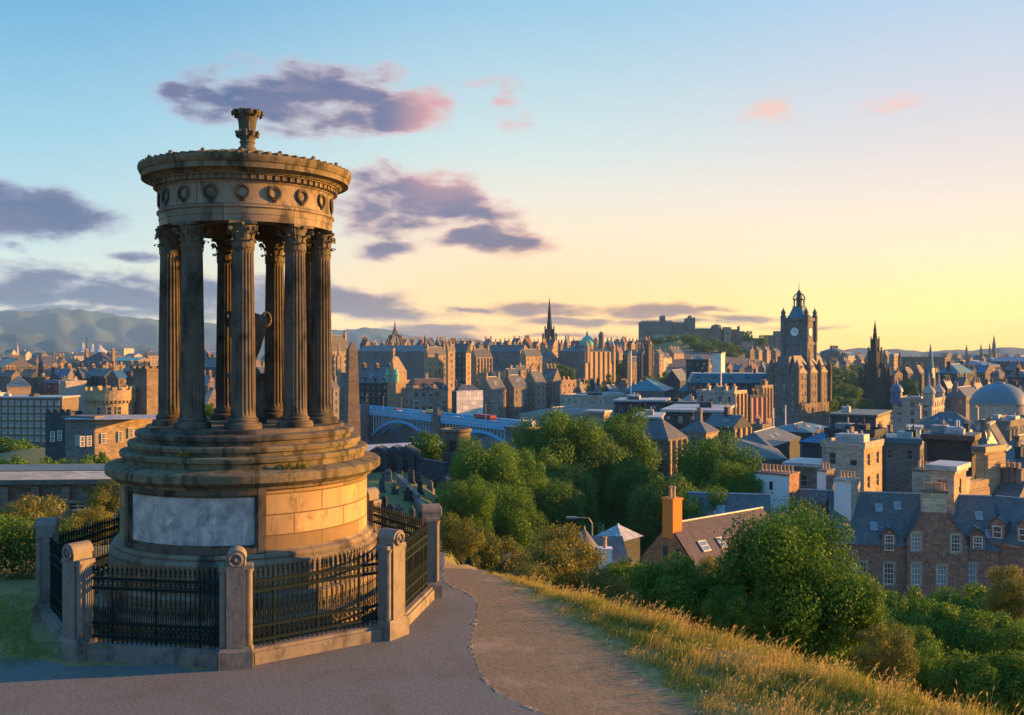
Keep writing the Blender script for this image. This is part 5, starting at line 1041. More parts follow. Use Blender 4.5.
mb = MB(); mb.box(gm - 1.3, gm + 1.3, -.5, .9, gt - .1, hz_(490)); mb.box(gm - 1.42, gm + 1.42, -.62, 1.02, hz_(490), hz_(487.5), 1)
chm = part('chimney', mb, ['wall_cream', 'wall_brown'], hs)
def potrow(par, n, xa, xb, y, z, hgt=.85):
    mb = MB(); mb.lathe([(.17, 0), (.15, .1), (.13, hgt * .8), (.17, hgt * .86), (.17, hgt), (.11, hgt), (.10, hgt * .7)], 9); m_ = mb.data('chimney_pot', ['chimney_pot'], True)
    for k in range(n): link('chimney_pot', m_, par, (xa + (xb - xa) * (k + .5) / n, y, z))
potrow(chm, 6, gm - 1.25, gm + 1.25, .0, hz_(487.6)); potrow(chm, 5, gm - 1.1, gm + 1.1, .55, hz_(487.6))
def swin(hole, y):
    x, z, w, hgt = hole; mb = MB(); mb.box(-w / 2 - .16, w / 2 + .16, -.08, .20, -.16, -.004, 0); mb.box(-w / 2 - .16, -w / 2 - .003, -.02, .0, -.002, hgt + .02, 0); mb.box(w / 2 + .003, w / 2 + .16, -.02, .0, -.002, hgt + .02, 0); mb.box(-w / 2 - .16, w / 2 + .16, -.03, .0, hgt + .02, hgt + .22, 0)
    o = part('window', mb, ['wall_pale'], hs, loc=(x, y - .003, z)); link('sash', win_mesh(w, hgt, 'sashblue' if int(x * 3) % 2 else 'sash'), o, (0, .19, 0))
for q in main_w: swin(q, 0)
for q in bay_lo + bay_hi: swin(q, -.55)
def dormer(px, py0, py1, par, ybase, w=1.0, col='rubble_stone'):
    zb, zt2 = hz_(py1), hz_(py0); mb = MB(); dx_ = w / 2 + .3; mb.box(-dx_, dx_, 0, 3, zb - .6, zt2 + .1, 0); mb.face([(-dx_, 0, zt2 + .1), (dx_, 0, zt2 + .1), (0, 0, zt2 + .8)], 0)
    for s_ in (-1, 1):
        q = [(s_ * (dx_ + .2), -.25, zt2 - .05), (s_ * (dx_ + .2), 3.4, zt2 - .05), (0, 3.4, zt2 + .95), (0, -.25, zt2 + .95)]; mb.face(q if s_ > 0 else q[::-1], 1)
    mb.tube((0, -.25, zt2 + .95), (0, 3.4, zt2 + .95), .07, None, 5, 2)
    d_ = part('dormer', mb, [col, 'roof_slate', 'roof_lead'], par, loc=(ux(px), ybase, 0)); link('window', win_mesh(w, zt2 - zb, 'sash'), d_, (0, -.03, zb))
dormer(886, 534, 549, rfh, -.1); dormer(962, 531, 544, rfh, -.1); dormer(936, 497, 509, rfh, 3.1, .9)
for px in (896, 953): part('drainpipe', MB().tube((ux(px), -.12, 0), (ux(px), -.12, hz_(540)), .06, None, 6), ['metal_grey'], hs)
for px_, f_ in ((874, .35), (880, .7), (897, .75), (968, .62), (974, .3)):
    o = part('skylight', MB().box(-.4, .4, -.55, .55, -.02, .09, 0).box(-.32, .32, -.46, .46, .09, .10, 1), ['roof_lead', 'glass_sky'], rfh, loc=(ux(px_), -.3 + (dp / 2 + .3) * f_, er + (rr2 - er) * f_)); o.rotation_euler = (math.atan2(rr2 - er, dp / 2 + .3), 0, 0)
# left wing roof with dormers and tall chimney walls
B_ = lambda *a, **k: B(*a, **k)
t, LA, LB, h, hz = B('gabled_house', 'slate-roofed house with two gabled dormers left of the stone house', 795, 850, 870, 541, 118, 22, 'rub', 'slate', 5.5, 'gx', depth=9, rows=0, chim=0, z0=-38, cornice=False)
for i, q in enumerate((-LA * .82, -LA * .42)):
    mb = MB(); mb.box(-.85, .85, 0, 3, -.3, 1.9, 0); mb.face([(-.85, 0, 1.9), (.85, 0, 1.9), (0, 0, 2.6)], 0)
    for s_ in (-1, 1): q2 = [(s_ * 1.05, -.2, 1.75), (s_ * 1.05, 4, 1.75), (0, 4, 2.75), (0, -.2, 2.75)]; mb.face(q2 if s_ > 0 else q2[::-1], 1)
    d_ = part('dormer', mb, ['rubble_stone', 'roof_slate'], t, loc=(q, 1.2, hz + 1.9)); link('window', win_mesh(1.0, 1.9, 'sash'), d_, (0, -.03, -.15))
def stack(name, label, xl, xc, xr, yt, Y, beta, m1, m2, npots, zlow, slot=False, dep=None):
    be = R(beta); Cx, LA, LB = corner_dims(xl, xc, xr, Y, be, dep); t = thing(name, label, 'chimney', (Cx, Y, zlow), -be); h = Z_(yt, Y) - zlow
    mb = MB(); mb.box(-LA, 0, 0, LB, 0, h, 0); mb.box(.005, .03, .01, LB - .01, 0, h - .02, 1); mb.box(-LA - .12, .14, -.12, LB + .12, h, h + .22, 1)
    part('stack', mb, [m1, m2], t)
    if slot: part('slit', MB().box(-.22, .22, -.02, .01, 0, 1.1), ['clock_hand'], t, loc=(-LA * .52, 0, h - 2.0))
    potrow(t, npots, -LA, 0, LB / 2, h + .22, .9); return t
stack('chimney_gable', 'broad white rendered chimney gable with a dark slit, left of the slate houses', 755, 789, 799, 476, 122, 38, 'harl_white', 'rubble_stone', 9, -38, True)
stack('chimney_gable', 'white-grey rendered chimney gable rising beside the dormered slate roof', 834, 851, 860, 482, 114, 40, 'harl_white', 'wall_pale', 5, -36)
stack('chimney_gable', 'small grey chimney stack between the two rendered gables', 817, 826, 834, 472, 128, 40, 'harl_white', 'wall_grey', 3, -36)
stack('chimney_gable', 'stained white chimney gable right of the stone house chimney', 936, 962, 970, 481, 116, 42, 'harl_white', 'wall_pale', 6, -36)
stack('chimney_gable', 'grey stone stack with two rows of pots behind the stone house chimney', 912, 930, 940, 472, 122, 42, 'wall_pale', 'wall_brown', 5, -36)
stack('chimney_gable', 'low stack of pots over the slate roofs at the right edge', 993, 1012, 1022, 516, 128, 45, 'wall_grey', 'wall_sand', 7, -36)
# cottage with the orange chimney
ct = thing('cottage', 'orange-brown cottage with a steep gable and a purple slate roof with skylights', 'cottage', (X_(668, 84), 84, -23), -R(51))
cz = lambda py: Z_(py, 84) + 23
gw = 3.2; RL = 13.5; er = cz(563); rr3 = cz(524.5)
mb = MB(); mb.box(-gw, gw, 0, RL, 0, er); mb.face([(-gw, 0, er), (gw, 0, er), (0, 0, rr3)]); mb.face([(gw, RL, er), (-gw, RL, er), (0, RL, rr3)])
# ridge runs away to the right: gable faces the viewer's left
wc = part('wall', mb, ['orange_wall' if 'orange_wall' in MAT else 'wall_red'], ct, rot=0)
mb = MB()
for s_ in (-1, 1): q = [(s_ * (gw + .3), .15, er - .3), (s_ * (gw + .3), RL + .2, er - .3), (0, RL + .2, rr3 + .05), (0, .15, rr3 + .05)]; mb.face(q if s_ > 0 else q[::-1])
mb.tube((0, .1, rr3 + .08), (0, RL + .2, rr3 + .08), .09, None, 6, 1)
rc = part('roof', mb, ['roof_brown_slate', 'roof_lead'], ct)
for i, (q, wd) in enumerate(((2.6, 1.0), (5.0, .8))):
    f_ = .58; sl = math.atan2(rr3 - er, gw); mb = MB(); mb.box(-.55, .55, -wd / 2, wd / 2, 0, .10, 0); mb.box(-.45, .45, -wd / 2 + .08, wd / 2 - .08, .10, .115, 1); mb.box(-.03, .03, -wd / 2 + .06, wd / 2 - .06, .11, .13, 0)
    o = part('skylight', mb, ['frame_white', 'glass_sky'], rc, loc=((gw + .1) * f_, q, rr3 - (rr3 - er) * f_ + .02)); o.rotation_euler = (0, sl, 0)
for q in (9.5,): part('flue', MB().tube((0, 0, -.5), (0, 0, .7), .09, None, 8), ['metal_grey'], rc, loc=(1.0, q, rr3 - 1.0))
mb = MB(); mb.box(-.62, .62, -.05, 1.15, rr3 - 1.2, cz(500)); mb.box(-.70, .70, -.13, 1.23, cz(500), cz(498)); cc_ = part('chimney', mb, ['orange_render'], ct); potrow(cc_, 2, -.4, .4, .55, cz(498), 1.0)
for px_, w_ in ((-.3, .5), (1.2, .45)): part('window', MB().box(-w_ / 2, w_ / 2, -.03, .02, 0, 1.15), ['glass_dark'], wc, loc=(px_, 0, cz(560)))
# small blue turret-roofed house and its white chimney
tr_ = thing('turret_house', 'small house with a pointed blue-grey roof and round bay below the retaining wall', 'house', (X_(592, 74), 74, -24)); tz = lambda py: Z_(py, 74) + 24
mb = MB(); mb.box(-1.2, 2.6, 0, 4, 0, tz(562)); mb.lathe([(1.25, 0), (1.25, tz(553))], 16, (-.6, .2)); part('wall', mb, ['wall_grey'], tr_)
mb = MB(); mb.lathe([(1.5, tz(553.5)), (.6, tz(538)), (.12, tz(530)), (.05, tz(526))], 20, (-.6, .2)); mb.face([(-1.4, -.3, tz(562)), (2.9, -.3, tz(562)), (2.6, 2, tz(541)), (-.6, 2, tz(541))]); mb.face([(2.9, -.3, tz(562)), (2.9, 4.3, tz(562)), (2.6, 2, tz(541))]); mb.face([(2.9, 4.3, tz(562)), (-1.4, 4.3, tz(562)), (-.6, 2, tz(541)), (2.6, 2, tz(541))]); part('roof', mb, ['roof_slate'], tr_)
mb = MB(); mb.box(-.5, .5, -.4, .4, tz(566), tz(547)); mb.box(-.56, .56, -.46, .46, tz(547), tz(546)); ch_ = part('chimney', mb, ['harl_white'], tr_, loc=(.95, -.6, 0)); potrow(ch_, 1, -.3, .3, 0, tz(546), .85)
B('gabled_house', 'low lead-roofed outbuilding behind the blue turret roof', 596, 622, 640, 541, 92, 40, 'dark', 'lead', 1.2, 'hip', rows=0, chim=0, cornice=False)
B('gabled_house', 'long purple-slated wing joining the cottage to the white chimney gable', 690, 770, 772, 531, 104, 12, 'rub', 'slate', 3.4, 'gx', depth=8, rows=0, chim=0, cornice=False)
# ------------------------------------------------------------------ circular monument
MC = (-6.7, 24.06); A0 = math.atan2(-MC[1], -MC[0])      # direction from its axis towards the view side
mon = thing('circular_monument', 'round stone temple of nine fluted columns on a stepped podium with urn finial', 'monument', (MC[0], MC[1], -6.5))
def mz(z): return z + 6.5
def local(f): return f
# podium (heights below are relative to the ground under the monument)
pan0, pan1 = A0 - R(62), A0 + R(7.5)
p = MB()
p.lathe([(3.55, -.3), (3.55, .55), (3.50, .58), (3.36, .60), (3.36, 1.02), (3.30, 1.06), (3.24, 1.08), (3.24, 1.74), (3.20, 1.80), (3.14, 1.83), (3.16, 1.88), (3.12, 1.94), (3.03, 1.98), (3.00, 2.02)], 128, mi=0)
part('plinth', p, ['monument_stone'], mon, True)
p = MB(); p.lathe([(2.99, 1.98), (2.99, 3.40)], 128, mi=0); part('podium_drum', p, ['monument_pale'], mon, True)
# framed inscription panel standing on the curve
p = MB()
def arc_box(mb, r0, r1, a0, a1, z0, z1, n=24, mi=0):
    for k in range(n):
        b0 = a0 + (a1 - a0) * k / n; b1 = a0 + (a1 - a0) * (k + 1) / n
        c = [(r * math.cos(b), r * math.sin(b)) for r, b in ((r0, b0), (r1, b0), (r1, b1), (r0, b1))]
        mb.face([(*c[1], z0), (*c[2], z0), (*c[2], z1), (*c[1], z1)], mi, ((r1 * b0, z0), (r1 * b1, z0), (r1 * b1, z1), (r1 * b0, z1)))
        mb.face([(*c[0], z1), (*c[1], z1), (*c[2], z1), (*c[3], z1)], mi)
        mb.face([(*c[3], z0), (*c[2], z0), (*c[1], z0), (*c[0], z0)], mi)
    for b, fl in ((a0, 0), (a1, 1)):
        c = [(r * math.cos(b), r * math.sin(b)) for r in (r0, r1)]
        q = [(*c[0], z0), (*c[1], z0), (*c[1], z1), (*c[0], z1)]
        mb.face(q[::-1] if fl else q, mi)
for d0, d1, rr in ((0, .17, 3.10), (.17, .24, 3.05)):
    arc_box(p, 2.9, rr, pan0 + d0 / 3, pan0 + d1 / 3, 1.97 + d0 * .6, 3.40 - d0 * .6, 3)
    arc_box(p, 2.9, rr, pan1 - d1 / 3, pan1 - d0 / 3, 1.97 + d0 * .6, 3.40 - d0 * .6, 3)
    arc_box(p, 2.9, rr - .005, pan0 + d1 / 3, pan1 - d1 / 3, 3.40 - d1 * .75, 3.40 - d0 * .75, 30)
    arc_box(p, 2.9, rr - .005, pan0 + d1 / 3, pan1 - d1 / 3, 1.97 + d0 * .75, 1.97 + d1 * .75, 30)
fr = part('panel_frame', p, ['monument_dark'], mon)
p = MB(); arc_box(p, 2.9, 3.012, pan0 + .0805, pan1 - .0805, 2.155, 3.215, 40); part('inscription_panel', p, ['panel_marble'], mon, True, 'pale blotched marble inscription panel')
p = MB(); p.lathe([(3.0, 3.34), (3.10, 3.38), (3.12, 3.44), (3.24, 3.50), (3.30, 3.54), (3.33, 3.56), (3.33, 3.72), (3.30, 3.75), (3.10, 3.80), (2.90, 3.83)], 128, mi=0); part('podium_cornice', p, ['lichen_ledge'], mon, True)
for k, (r, z0, z1) in enumerate(((3.00, 3.79, 4.09), (2.82, 4.07, 4.31), (2.65, 4.29, 4.55))):
    p = MB(); p.lathe([(r - .07, z0), (r - .07, z1 - .15), (r - .05, z1 - .13), (r, z1 - .12), (r + .01, z1 - .04), (r - .01, z1 - .01), (r - .05, z1), (r - .4 if k < 2 else 2.42, z1 + (.0 if k < 2 else .02))] + ([] if k < 2 else [(2.40, 4.655), (.01, 4.66)]), 128)
    part('step', p, ['lichen_ledge' if k < 2 else 'monument_dark'], mon, True)
# column meshes shared by the nine columns
ZB, ZT = 4.66, 9.50
def fl(a, z): 
    t = (a * 20 / (2 * math.pi)) % 1; return 1 - (.115 * math.sin(math.pi * (t - .14) / .72) ** .7 if .14 < t < .86 else 0)
p = MB(); hs = ZT - ZB - .26 - .62
prof = [(.300, 0), (.285, .06), (.283, .2)] + [(.283 - .043 * (k / 10) ** 1.5, .2 + (hs - .35) * k / 10) for k in range(1, 11)] + [(.240, hs - .06), (.262, hs - .02), (.262, hs)]
p.lathe(prof, 200, mod=lambda a, z: fl(a, z) if .08 < z < hs - .09 else 1)
m_shaft = p.data('column_shaft', ['monument_col'] if 'monument_col' in MAT else ['monument_dark'], True)
p = MB(); p.box(-.39, .39, -.39, .39, 0, .05) if False else None
p.lathe([(.43, 0), (.435, .06), (.42, .075), (.425, .10), (.41, .13), (.37, .145), (.335, .155), (.325, .175), (.335, .195), (.345, .21), (.34, .235), (.305, .255), (.29, .26), (.0, .26)], 48)
m_base = p.data('column_base', ['monument_dark'], True)
p = MB()
p.lathe([(.225, 0), (.23, .2), (.245, .4), (.29, .52), (.31, .54), (0, .54)], 40)
def leafstrip(mb, a, r0, z0, h, w, curl):
    ca, sa = math.cos(a), math.sin(a); pts = []
    K = 7
    for k in range(K):
        t = k / (K - 1); rr = r0 + .02 + (.03 + curl) * t ** 3.5; z = z0 + h * math.sin(min(1, t * 1.05) * math.pi * .5) - (.05 * max(0, t - .8) * 5 * .5)
        ww = w * (1 - .15 * t) * (1.0 if t < .85 else .6) * (1 + .12 * (-1) ** k)
        pts.append((rr, z, ww))
    for (r1, z1, w1), (r2, z2, w2) in zip(pts, pts[1:]):
        for s_, e_ in ((-1, 0), (0, 1)):
            q = []
            for (rr, zz, ww), (u0, u1) in (((r1, z1, w1), (s_, e_)), ((r2, z2, w2), (e_, s_))):
                for u in (u0, u1):
                    rad_ = rr + (.018 if u == 0 else 0); q.append((ca * rad_ - sa * u * ww / 2, sa * rad_ + ca * u * ww / 2, zz))
            mb.face(q)
    r_, z_, w_ = pts[-1]
    mb.tube((ca * r_ - sa * w_ * .45, sa * r_ + ca * w_ * .45, z_ - .012), (ca * r_ + sa * w_ * .45, sa * r_ - ca * w_ * .45, z_ - .012), .022, None, 6)
for k in range(8): leafstrip(p, k * math.pi / 4, .225, .01, .20, .15, .085)
for k in range(8): leafstrip(p, (k + .5) * math.pi / 4, .225, .03, .36, .14, .085)
for k in range(4):
    a = math.pi / 4 + k * math.pi / 2
    for s_ in (-1, 1):
        pts = []
        for j in range(13):
            t = j / 12
            if t < .4: rr, zz = .26 + .12 * (t / .4), .30 + .20 * (t / .4)
            else:
                b = (t - .4) / .6 * 2.6 * math.pi; q = .062 * (1 - (t - .4) / .6 * .75); rr, zz = .385 + q * math.sin(b), .435 + q * math.cos(b)
            pts.append((rr * math.cos(a) - s_ * .028 * math.sin(a), rr * math.sin(a) + s_ * .028 * math.cos(a), zz))
        p.path(pts, .017, 5)
    b = k * math.pi / 2; p.ball((.31 * math.cos(b), .31 * math.sin(b), .55), .045, 8)
# abacus with hollowed sides
poly = []
for k in range(4):
    a = math.pi / 4 + k * math.pi / 2
    for j in range(8):
        t = j / 8; aa = a + t * math.pi / 2; c0 = Vector((math.cos(a), math.sin(a))) * .47; c1 = Vector((math.cos(a + math.pi / 2), math.sin(a + math.pi / 2))) * .47
        q = c0.lerp(c1, .05 + .9 * t); inn = math.sin(math.pi * t) * .055; q = q * (1 - inn / q.length); poly.append((q.x, q.y))
p.prism(poly, .545, .615); m_cap = p.data('column_capital', ['monument_top'], True)
cph = [-3 + 40 * k for k in range(9)]
clab = {0: 'frontmost column', 1: 'column right of the frontmost one'}
for k, ph in enumerate(cph):
    a = A0 + R(ph); x, y = 1.84 * math.cos(a), 1.84 * math.sin(a)
    c = link('column', m_shaft, mon, (x, y, ZB + .26), a + .4 * k)
    link('column_base', m_base, c, (0, 0, -.262)); link('capital', m_cap, c, (0, 0, hs + .003), -(.4 * k))
# entablature
p = MB()
p.lathe([(1.52, 9.50), (2.10, 9.50)], 96, mi=1)
p.lathe([(2.10, 9.50), (2.10, 9.66), (2.115, 9.665), (2.115, 9.80), (2.16, 9.83), (2.16, 9.88), (2.10, 9.90)], 128)
p.lathe([(2.10, 9.90), (2.09, 9.93), (2.09, 10.38), (2.12, 10.42)], 128)
p.lathe([(1.52, 10.5), (1.52, 9.50)], 96, mi=1); p.lathe([(.0, 10.45), (1.52, 10.45)][::-1], 64, mi=1)
ent = part('entablature', p, ['monument_frieze', 'monument_dark'], mon, True)
p = MB(); n = 76
for k in range(n):
    a = 2 * math.pi * k / n; p.box(2.10, 2.24, -.052, .052, 10.46, 10.555, 0, a)
p.lathe([(2.08, 10.40), (2.14, 10.42), (2.15, 10.455), (2.17, 10.46), (2.17, 10.56), (2.26, 10.57), (2.26, 10.60)], 128)
part('dentil_course', p, ['monument_frieze'], mon)
# wreaths on the frieze
p = MB()
for j in range(20):
    b = 2 * math.pi * j / 20; b2 = b + .34
    for s_ in (-1, 1): p.tube((0.02 + .012 * s_, .145 * math.cos(b), .145 * math.sin(b)), (.02 + .02, (.145 + .028 * s_) * math.cos(b2), (.145 + .028 * s_) * math.sin(b2)), .026, .012, 5)
p.box(0, .03, -.045, .045, -.22, -.15)
m_wr = p.data('wreath', ['monument_dark'])
for k in range(18):
    a = A0 + R(-3 + 20 * k + 0); link('wreath', m_wr, mon, (2.09 * math.cos(a), 2.09 * math.sin(a), 10.175), a)
p = MB(); p.lathe([(2.10, 10.58), (2.30, 10.60), (2.34, 10.64), (2.38, 10.66), (2.52, 10.68), (2.52, 10.80), (2.55, 10.82), (2.58, 10.88), (2.60, 10.93), (2.60, 10.97), (2.50, 10.98)], 128)
part('roof_cornice', p, ['lichen_ledge'], mon, True)
p = MB(); K = 9
for j in range(K):     # overlapping carved scales, ring by ring
    r0, r1 = 2.56 - (2.2 / K) * j, 2.56 - (2.2 / K) * (j + 1); z0, z1 = 10.985 + (.50 / K) * j, 10.985 + (.50 / K) * (j + 1)
    n = max(16, int(2 * math.pi * r0 / .22)); off = (j % 2) * .5
    for k in range(n):
        a = 2 * math.pi * (k + off) / n; hw = math.pi / n * .96
        pt = lambda rr, b, z: (rr * math.cos(b), rr * math.sin(b), z)
        up = .045
        p.face([pt(r0 + .03, a, z0 + up), pt(r0 - .03, a + hw, z0 + up - .02), pt(r1, a + hw, z1 + .015), pt(r1, a - hw, z1 + .015), pt(r0 - .03, a - hw, z0 + up - .02)])
        p.face([pt(r0 + .03, a, z0 - .01), pt(r0 - .03, a + hw, z0 - .02), pt(r0 - .03, a + hw, z0 + up - .02), pt(r0 + .03, a, z0 + up)])
        p.face([pt(r0 - .03, a - hw, z0 - .02), pt(r0 + .03, a, z0 - .01), pt(r0 + .03, a, z0 + up), pt(r0 - .03, a - hw, z0 + up - .02)])
p.lathe([(2.56, 10.96), (.3, 11.47)], 64)
rf = part('roof', p, ['monument_top'], mon)
p = MB(); p.ball((0, 0, .03), .05, 8, 0, .9); p.box(-.04, .04, -.04, .04, -.05, .01); m_kn = p.data('roof_knob', ['monument_top'], True)
for k in range(18): a = A0 + R(-3 + 20 * k); link('roof_knob', m_kn, rf, (2.50 * math.cos(a), 2.50 * math.sin(a), 11.03), a)
p = MB()
p.lathe([(.42, 11.40), (.44, 11.48), (.33, 11.53), (.25, 11.62), (.20, 11.66), (.21, 11.72), (.24, 11.75), (.20, 11.80), (.24, 11.86), (.29, 11.95), (.30, 12.0), (.24, 12.04), (.225, 12.08), (.25, 12.3), (.30, 12.48), (.32, 12.56), (0.01, 12.54)], 40, mod=lambda a, z: 1 + (.06 * math.cos(a * 12) if z > 11.85 else 0))
for k in range(10):
    a = 2 * math.pi * k / 10 + .15
    pts = [(.22, 12.10), (.25, 12.30), (.31, 12.46), (.39, 12.54), (.45, 12.53), (.455, 12.46), (.42, 12.43)]
    for (r0, z0), (r1, z1) in zip(pts, pts[1:]):
        w = .085
        for dz in (0, .03):
            p.face([(r0 * math.cos(a) + w * math.sin(a), r0 * math.sin(a) - w * math.cos(a), z0 - dz), (r0 * math.cos(a) - w * math.sin(a), r0 * math.sin(a) + w * math.cos(a), z0 - dz), (r1 * math.cos(a) - w * math.sin(a), r1 * math.sin(a) + w * math.cos(a), z1 - dz), (r1 * math.cos(a) + w * math.sin(a), r1 * math.sin(a) - w * math.cos(a), z1 - dz)])
        p.tube((r0 * math.cos(a), r0 * math.sin(a), z0), (r1 * math.cos(a), r1 * math.sin(a), z1), .028, None, 5)
    for zz, rr in ((11.92, .31), (12.0, .33)):
        p.ball((rr * math.cos(a + .3), rr * math.sin(a + .3), zz), .045, 6)
fo = part('roof_finial', p, ['monument_top'], mon, True); fo.scale = (.84, .84, 1)
# urn standing inside the ring of columns: its own thing
urn = thing('stone_urn', 'tall stone urn with ring handles on a pedestal inside the ring of columns', 'urn', (MC[0], MC[1], -6.5 + 4.66))
p = MB(); p.box(-.34, .34, -.34, .34, 0.01, 1.12, 0, .5); p.box(-.42, .42, -.42, .42, 1.12, 1.25, 0, .5); p.box(-.40, .40, -.40, .40, 0.01, .16, 0, .5); part('pedestal', p, ['monument_dark'], urn)
p = MB(); p.lathe([(.32, 1.25), (.30, 1.34), (.17, 1.42), (.19, 1.55), (.30, 1.80), (.42, 2.2), (.49, 2.5), (.50, 2.62), (.44, 2.70), (.2, 2.78), (.01, 2.82)], 32); part('vase', p, ['monument_dark'], urn, True)
for s_ in (-1, 1):
    p = MB(); pts = [(s_ * (.40 + .0) + .0, .13 * math.cos(b), 2.50 + .15 * math.sin(b)) for b in np.linspace(0, 2 * math.pi, 15)]
    p.path([(s_ * .46 + s_ * .10 * math.cos(b), 0, 2.62 + .17 * math.sin(b)) for b in np.linspace(0, 2 * math.pi, 15)], .045, 6); part('ring_handle', p, ['monument_dark'], urn, True, rot=.35)
# small weeds growing on the ledges
for k, (ph, r, z) in enumerate(((17, 3.08, 3.80), (-27, 2.9, 4.10), (23, 3.12, 3.79))):
    a = A0 + R(ph); mb = MB(); rg = random.Random(k)
    for j in range(70):
        b = rg.uniform(0, 6.3); e = rg.uniform(.3, 1.2); L = rg.uniform(.06, .16); c = Vector((rg.gauss(0, .05), rg.gauss(0, .05), rg.uniform(0, .06)))
        d = Vector((math.cos(b) * math.cos(e), math.sin(b) * math.cos(e), math.sin(e))); w = d.cross(Vector((0, 0, 1))).normalized() * .014
        mb.face([c - w * .3, c + w * .3, c + d * L * .6 + w, c + d * L, c + d * L * .6 - w])
    solo('ledge_weed', mb, ['leaf_yellow'], ['small green weed on the right of the podium cornice', 'tiny green weed on the left step of the podium', 'small weed farthest right on the podium cornice'][k], 'weed', (MC[0] + r * math.cos(a), MC[1] + r * math.sin(a), -6.5 + z - .0))

# ------------------------------------------------------------------ octagonal railing
fence = thing('octagonal_railing', 'octagonal iron railing with spear tops between round-topped stone posts around the temple', 'railing', (MC[0], MC[1], -6.5))
RC = 4.66; th0 = math.atan2(19.42 - MC[1], -5.64 - MC[0])       # direction of the front post
fp = MB()      # post in local axes: +x outward
fp.box(-.24, .26, -.34, .34, -.1, .36); fp.frust((.01, 0), .25, .34, .21, .30, .36, .44)
fp.box(-.14, .15, -.30, .30, .44, 2.02)
fp.box(-.17, .18, -.33, .33, 2.02, 2.10)
fp.box(-.20, .23, -.185, .185, .44, 2.24)
n = 14       # barrel top, axis outward
for k in range(n):
    b0, b1 = math.pi * k / n, math.pi * (k + 1) / n
    y0, z0, y1, z1 = .20 * math.cos(b0), 2.24 + .20 * math.sin(b0), .20 * math.cos(b1), 2.24 + .20 * math.sin(b1)
    fp.face([(-.22, y0, z0), (.25, y0, z0), (.25, y1, z1), (-.22, y1, z1)][::1])
    fp.face([(.25, 0, 2.24), (.25, y1, z1), (.25, y0, z0)][::-1]); fp.face([(-.22, 0, 2.24), (-.22, y0, z0), (-.22, y1, z1)][::-1])
fp.face([(-.22, -.20, 2.24), (.25, -.20, 2.24), (.25, .20, 2.24), (-.22, .20, 2.24)][::-1])
for s_ in (-1, 1):
    fp.tube((.12, s_ * .25, .46), (.12, s_ * .25, 1.93), .075, None, 14); fp.tube((.12, s_ * .25, 1.93), (.12, s_ * .25, 2.03), .075, .11, 14)
m_post = fp.data('fence_post', ['fence_stone'])
wp = MB(); wp.path([(.262, .125 * math.cos(b), .125 * math.sin(b)) for b in np.linspace(0, 2 * math.pi, 17)], .028, 6); wp.ball((.25, 0, 0), .05, 8)
m_rnd = wp.data('roundel', ['fence_stone'], True)
side = 2 * RC * math.sin(R(22.5)); inner = side - .72
kb = MB(); kb.box(-inner / 2 - .04, inner / 2 + .04, -.19, .20, -.1, .26); kb.box(-inner / 2 - .04, inner / 2 + .04, -.14, .15, .26, .33); m_kerb = kb.data('kerb_stone', ['fence_stone'])
rl = MB(); hl = inner / 2 + .02
for z0, z1, t in ((1.66, 1.72, .028), (1.46, 1.52, .028), (.72, .78, .028), (.44, .50, .028)): rl.box(-hl, hl, -t, t, z0, z1)
m_rail = rl.data('rail', ['iron'])
bl = MB(); nb = 26; sp = inner / nb
for k in range(nb + 1):
    x = -inner / 2 + k * sp; big = (k % 9 == 4)
    r_ = .013 if not big else .028
    bl.tube((x, 0, .33), (x, 0, 1.86), r_, None, 6)
    zt = 1.86
    for (r0, z0), (r1, z1) in zip([(.016, zt - .08), (.034, zt - .06), (.018, zt - .03), (.034, zt + .02), (.004, zt + .16)], [(.034, zt - .06), (.018, zt - .03), (.034, zt + .02), (.004, zt + .16)] + [(0, 0)]):
        if z1: bl.tube((x, 0, z0), (x, 0, z1), r0, r1, 6, 0, False)
    if k < nb:
        xm = x + sp / 2
        bl.path([(xm + sp * .42 * math.cos(b), 0, 1.59 + sp * .42 * math.sin(b)) for b in np.linspace(0, 2 * math.pi, 9)], .009, 4)
        for z0, z1 in ((.50, .72),):
            bl.tube((x, 0, z0), (x + sp, 0, z1), .011, None, 4); bl.tube((x, 0.012, z1), (x + sp, 0.012, z0), .011, None, 4)
        bl.tube((xm, 0, .78), (xm, 0, .98), .012, None, 4); bl.tube((xm, 0, .98), (xm, 0, 1.10), .026, .003, 5)
for sx in (-1, 1): bl.tube((sx * inner * .28, 0, .45), (sx * inner * .28, .55, .30), .02, None, 5); 
m_bars = bl.data('bars', ['iron'])
for k in range(8):
    a = th0 + k * math.pi / 4
    po = link('stone_post', m_post, fence, (RC * math.cos(a), RC * math.sin(a), 0), a); link('roundel', m_rnd, po, (0, 0, 2.24))
    am = a + math.pi / 8; ri = RC * math.cos(R(22.5))
    loc = (ri * math.cos(am), ri * math.sin(am), 0)
    link('kerb_stone', m_kerb, fence, loc, am + math.pi / 2)
    pn = link('railing_panel', m_rail, fence, loc, am + math.pi / 2); link('bars', m_bars, pn)
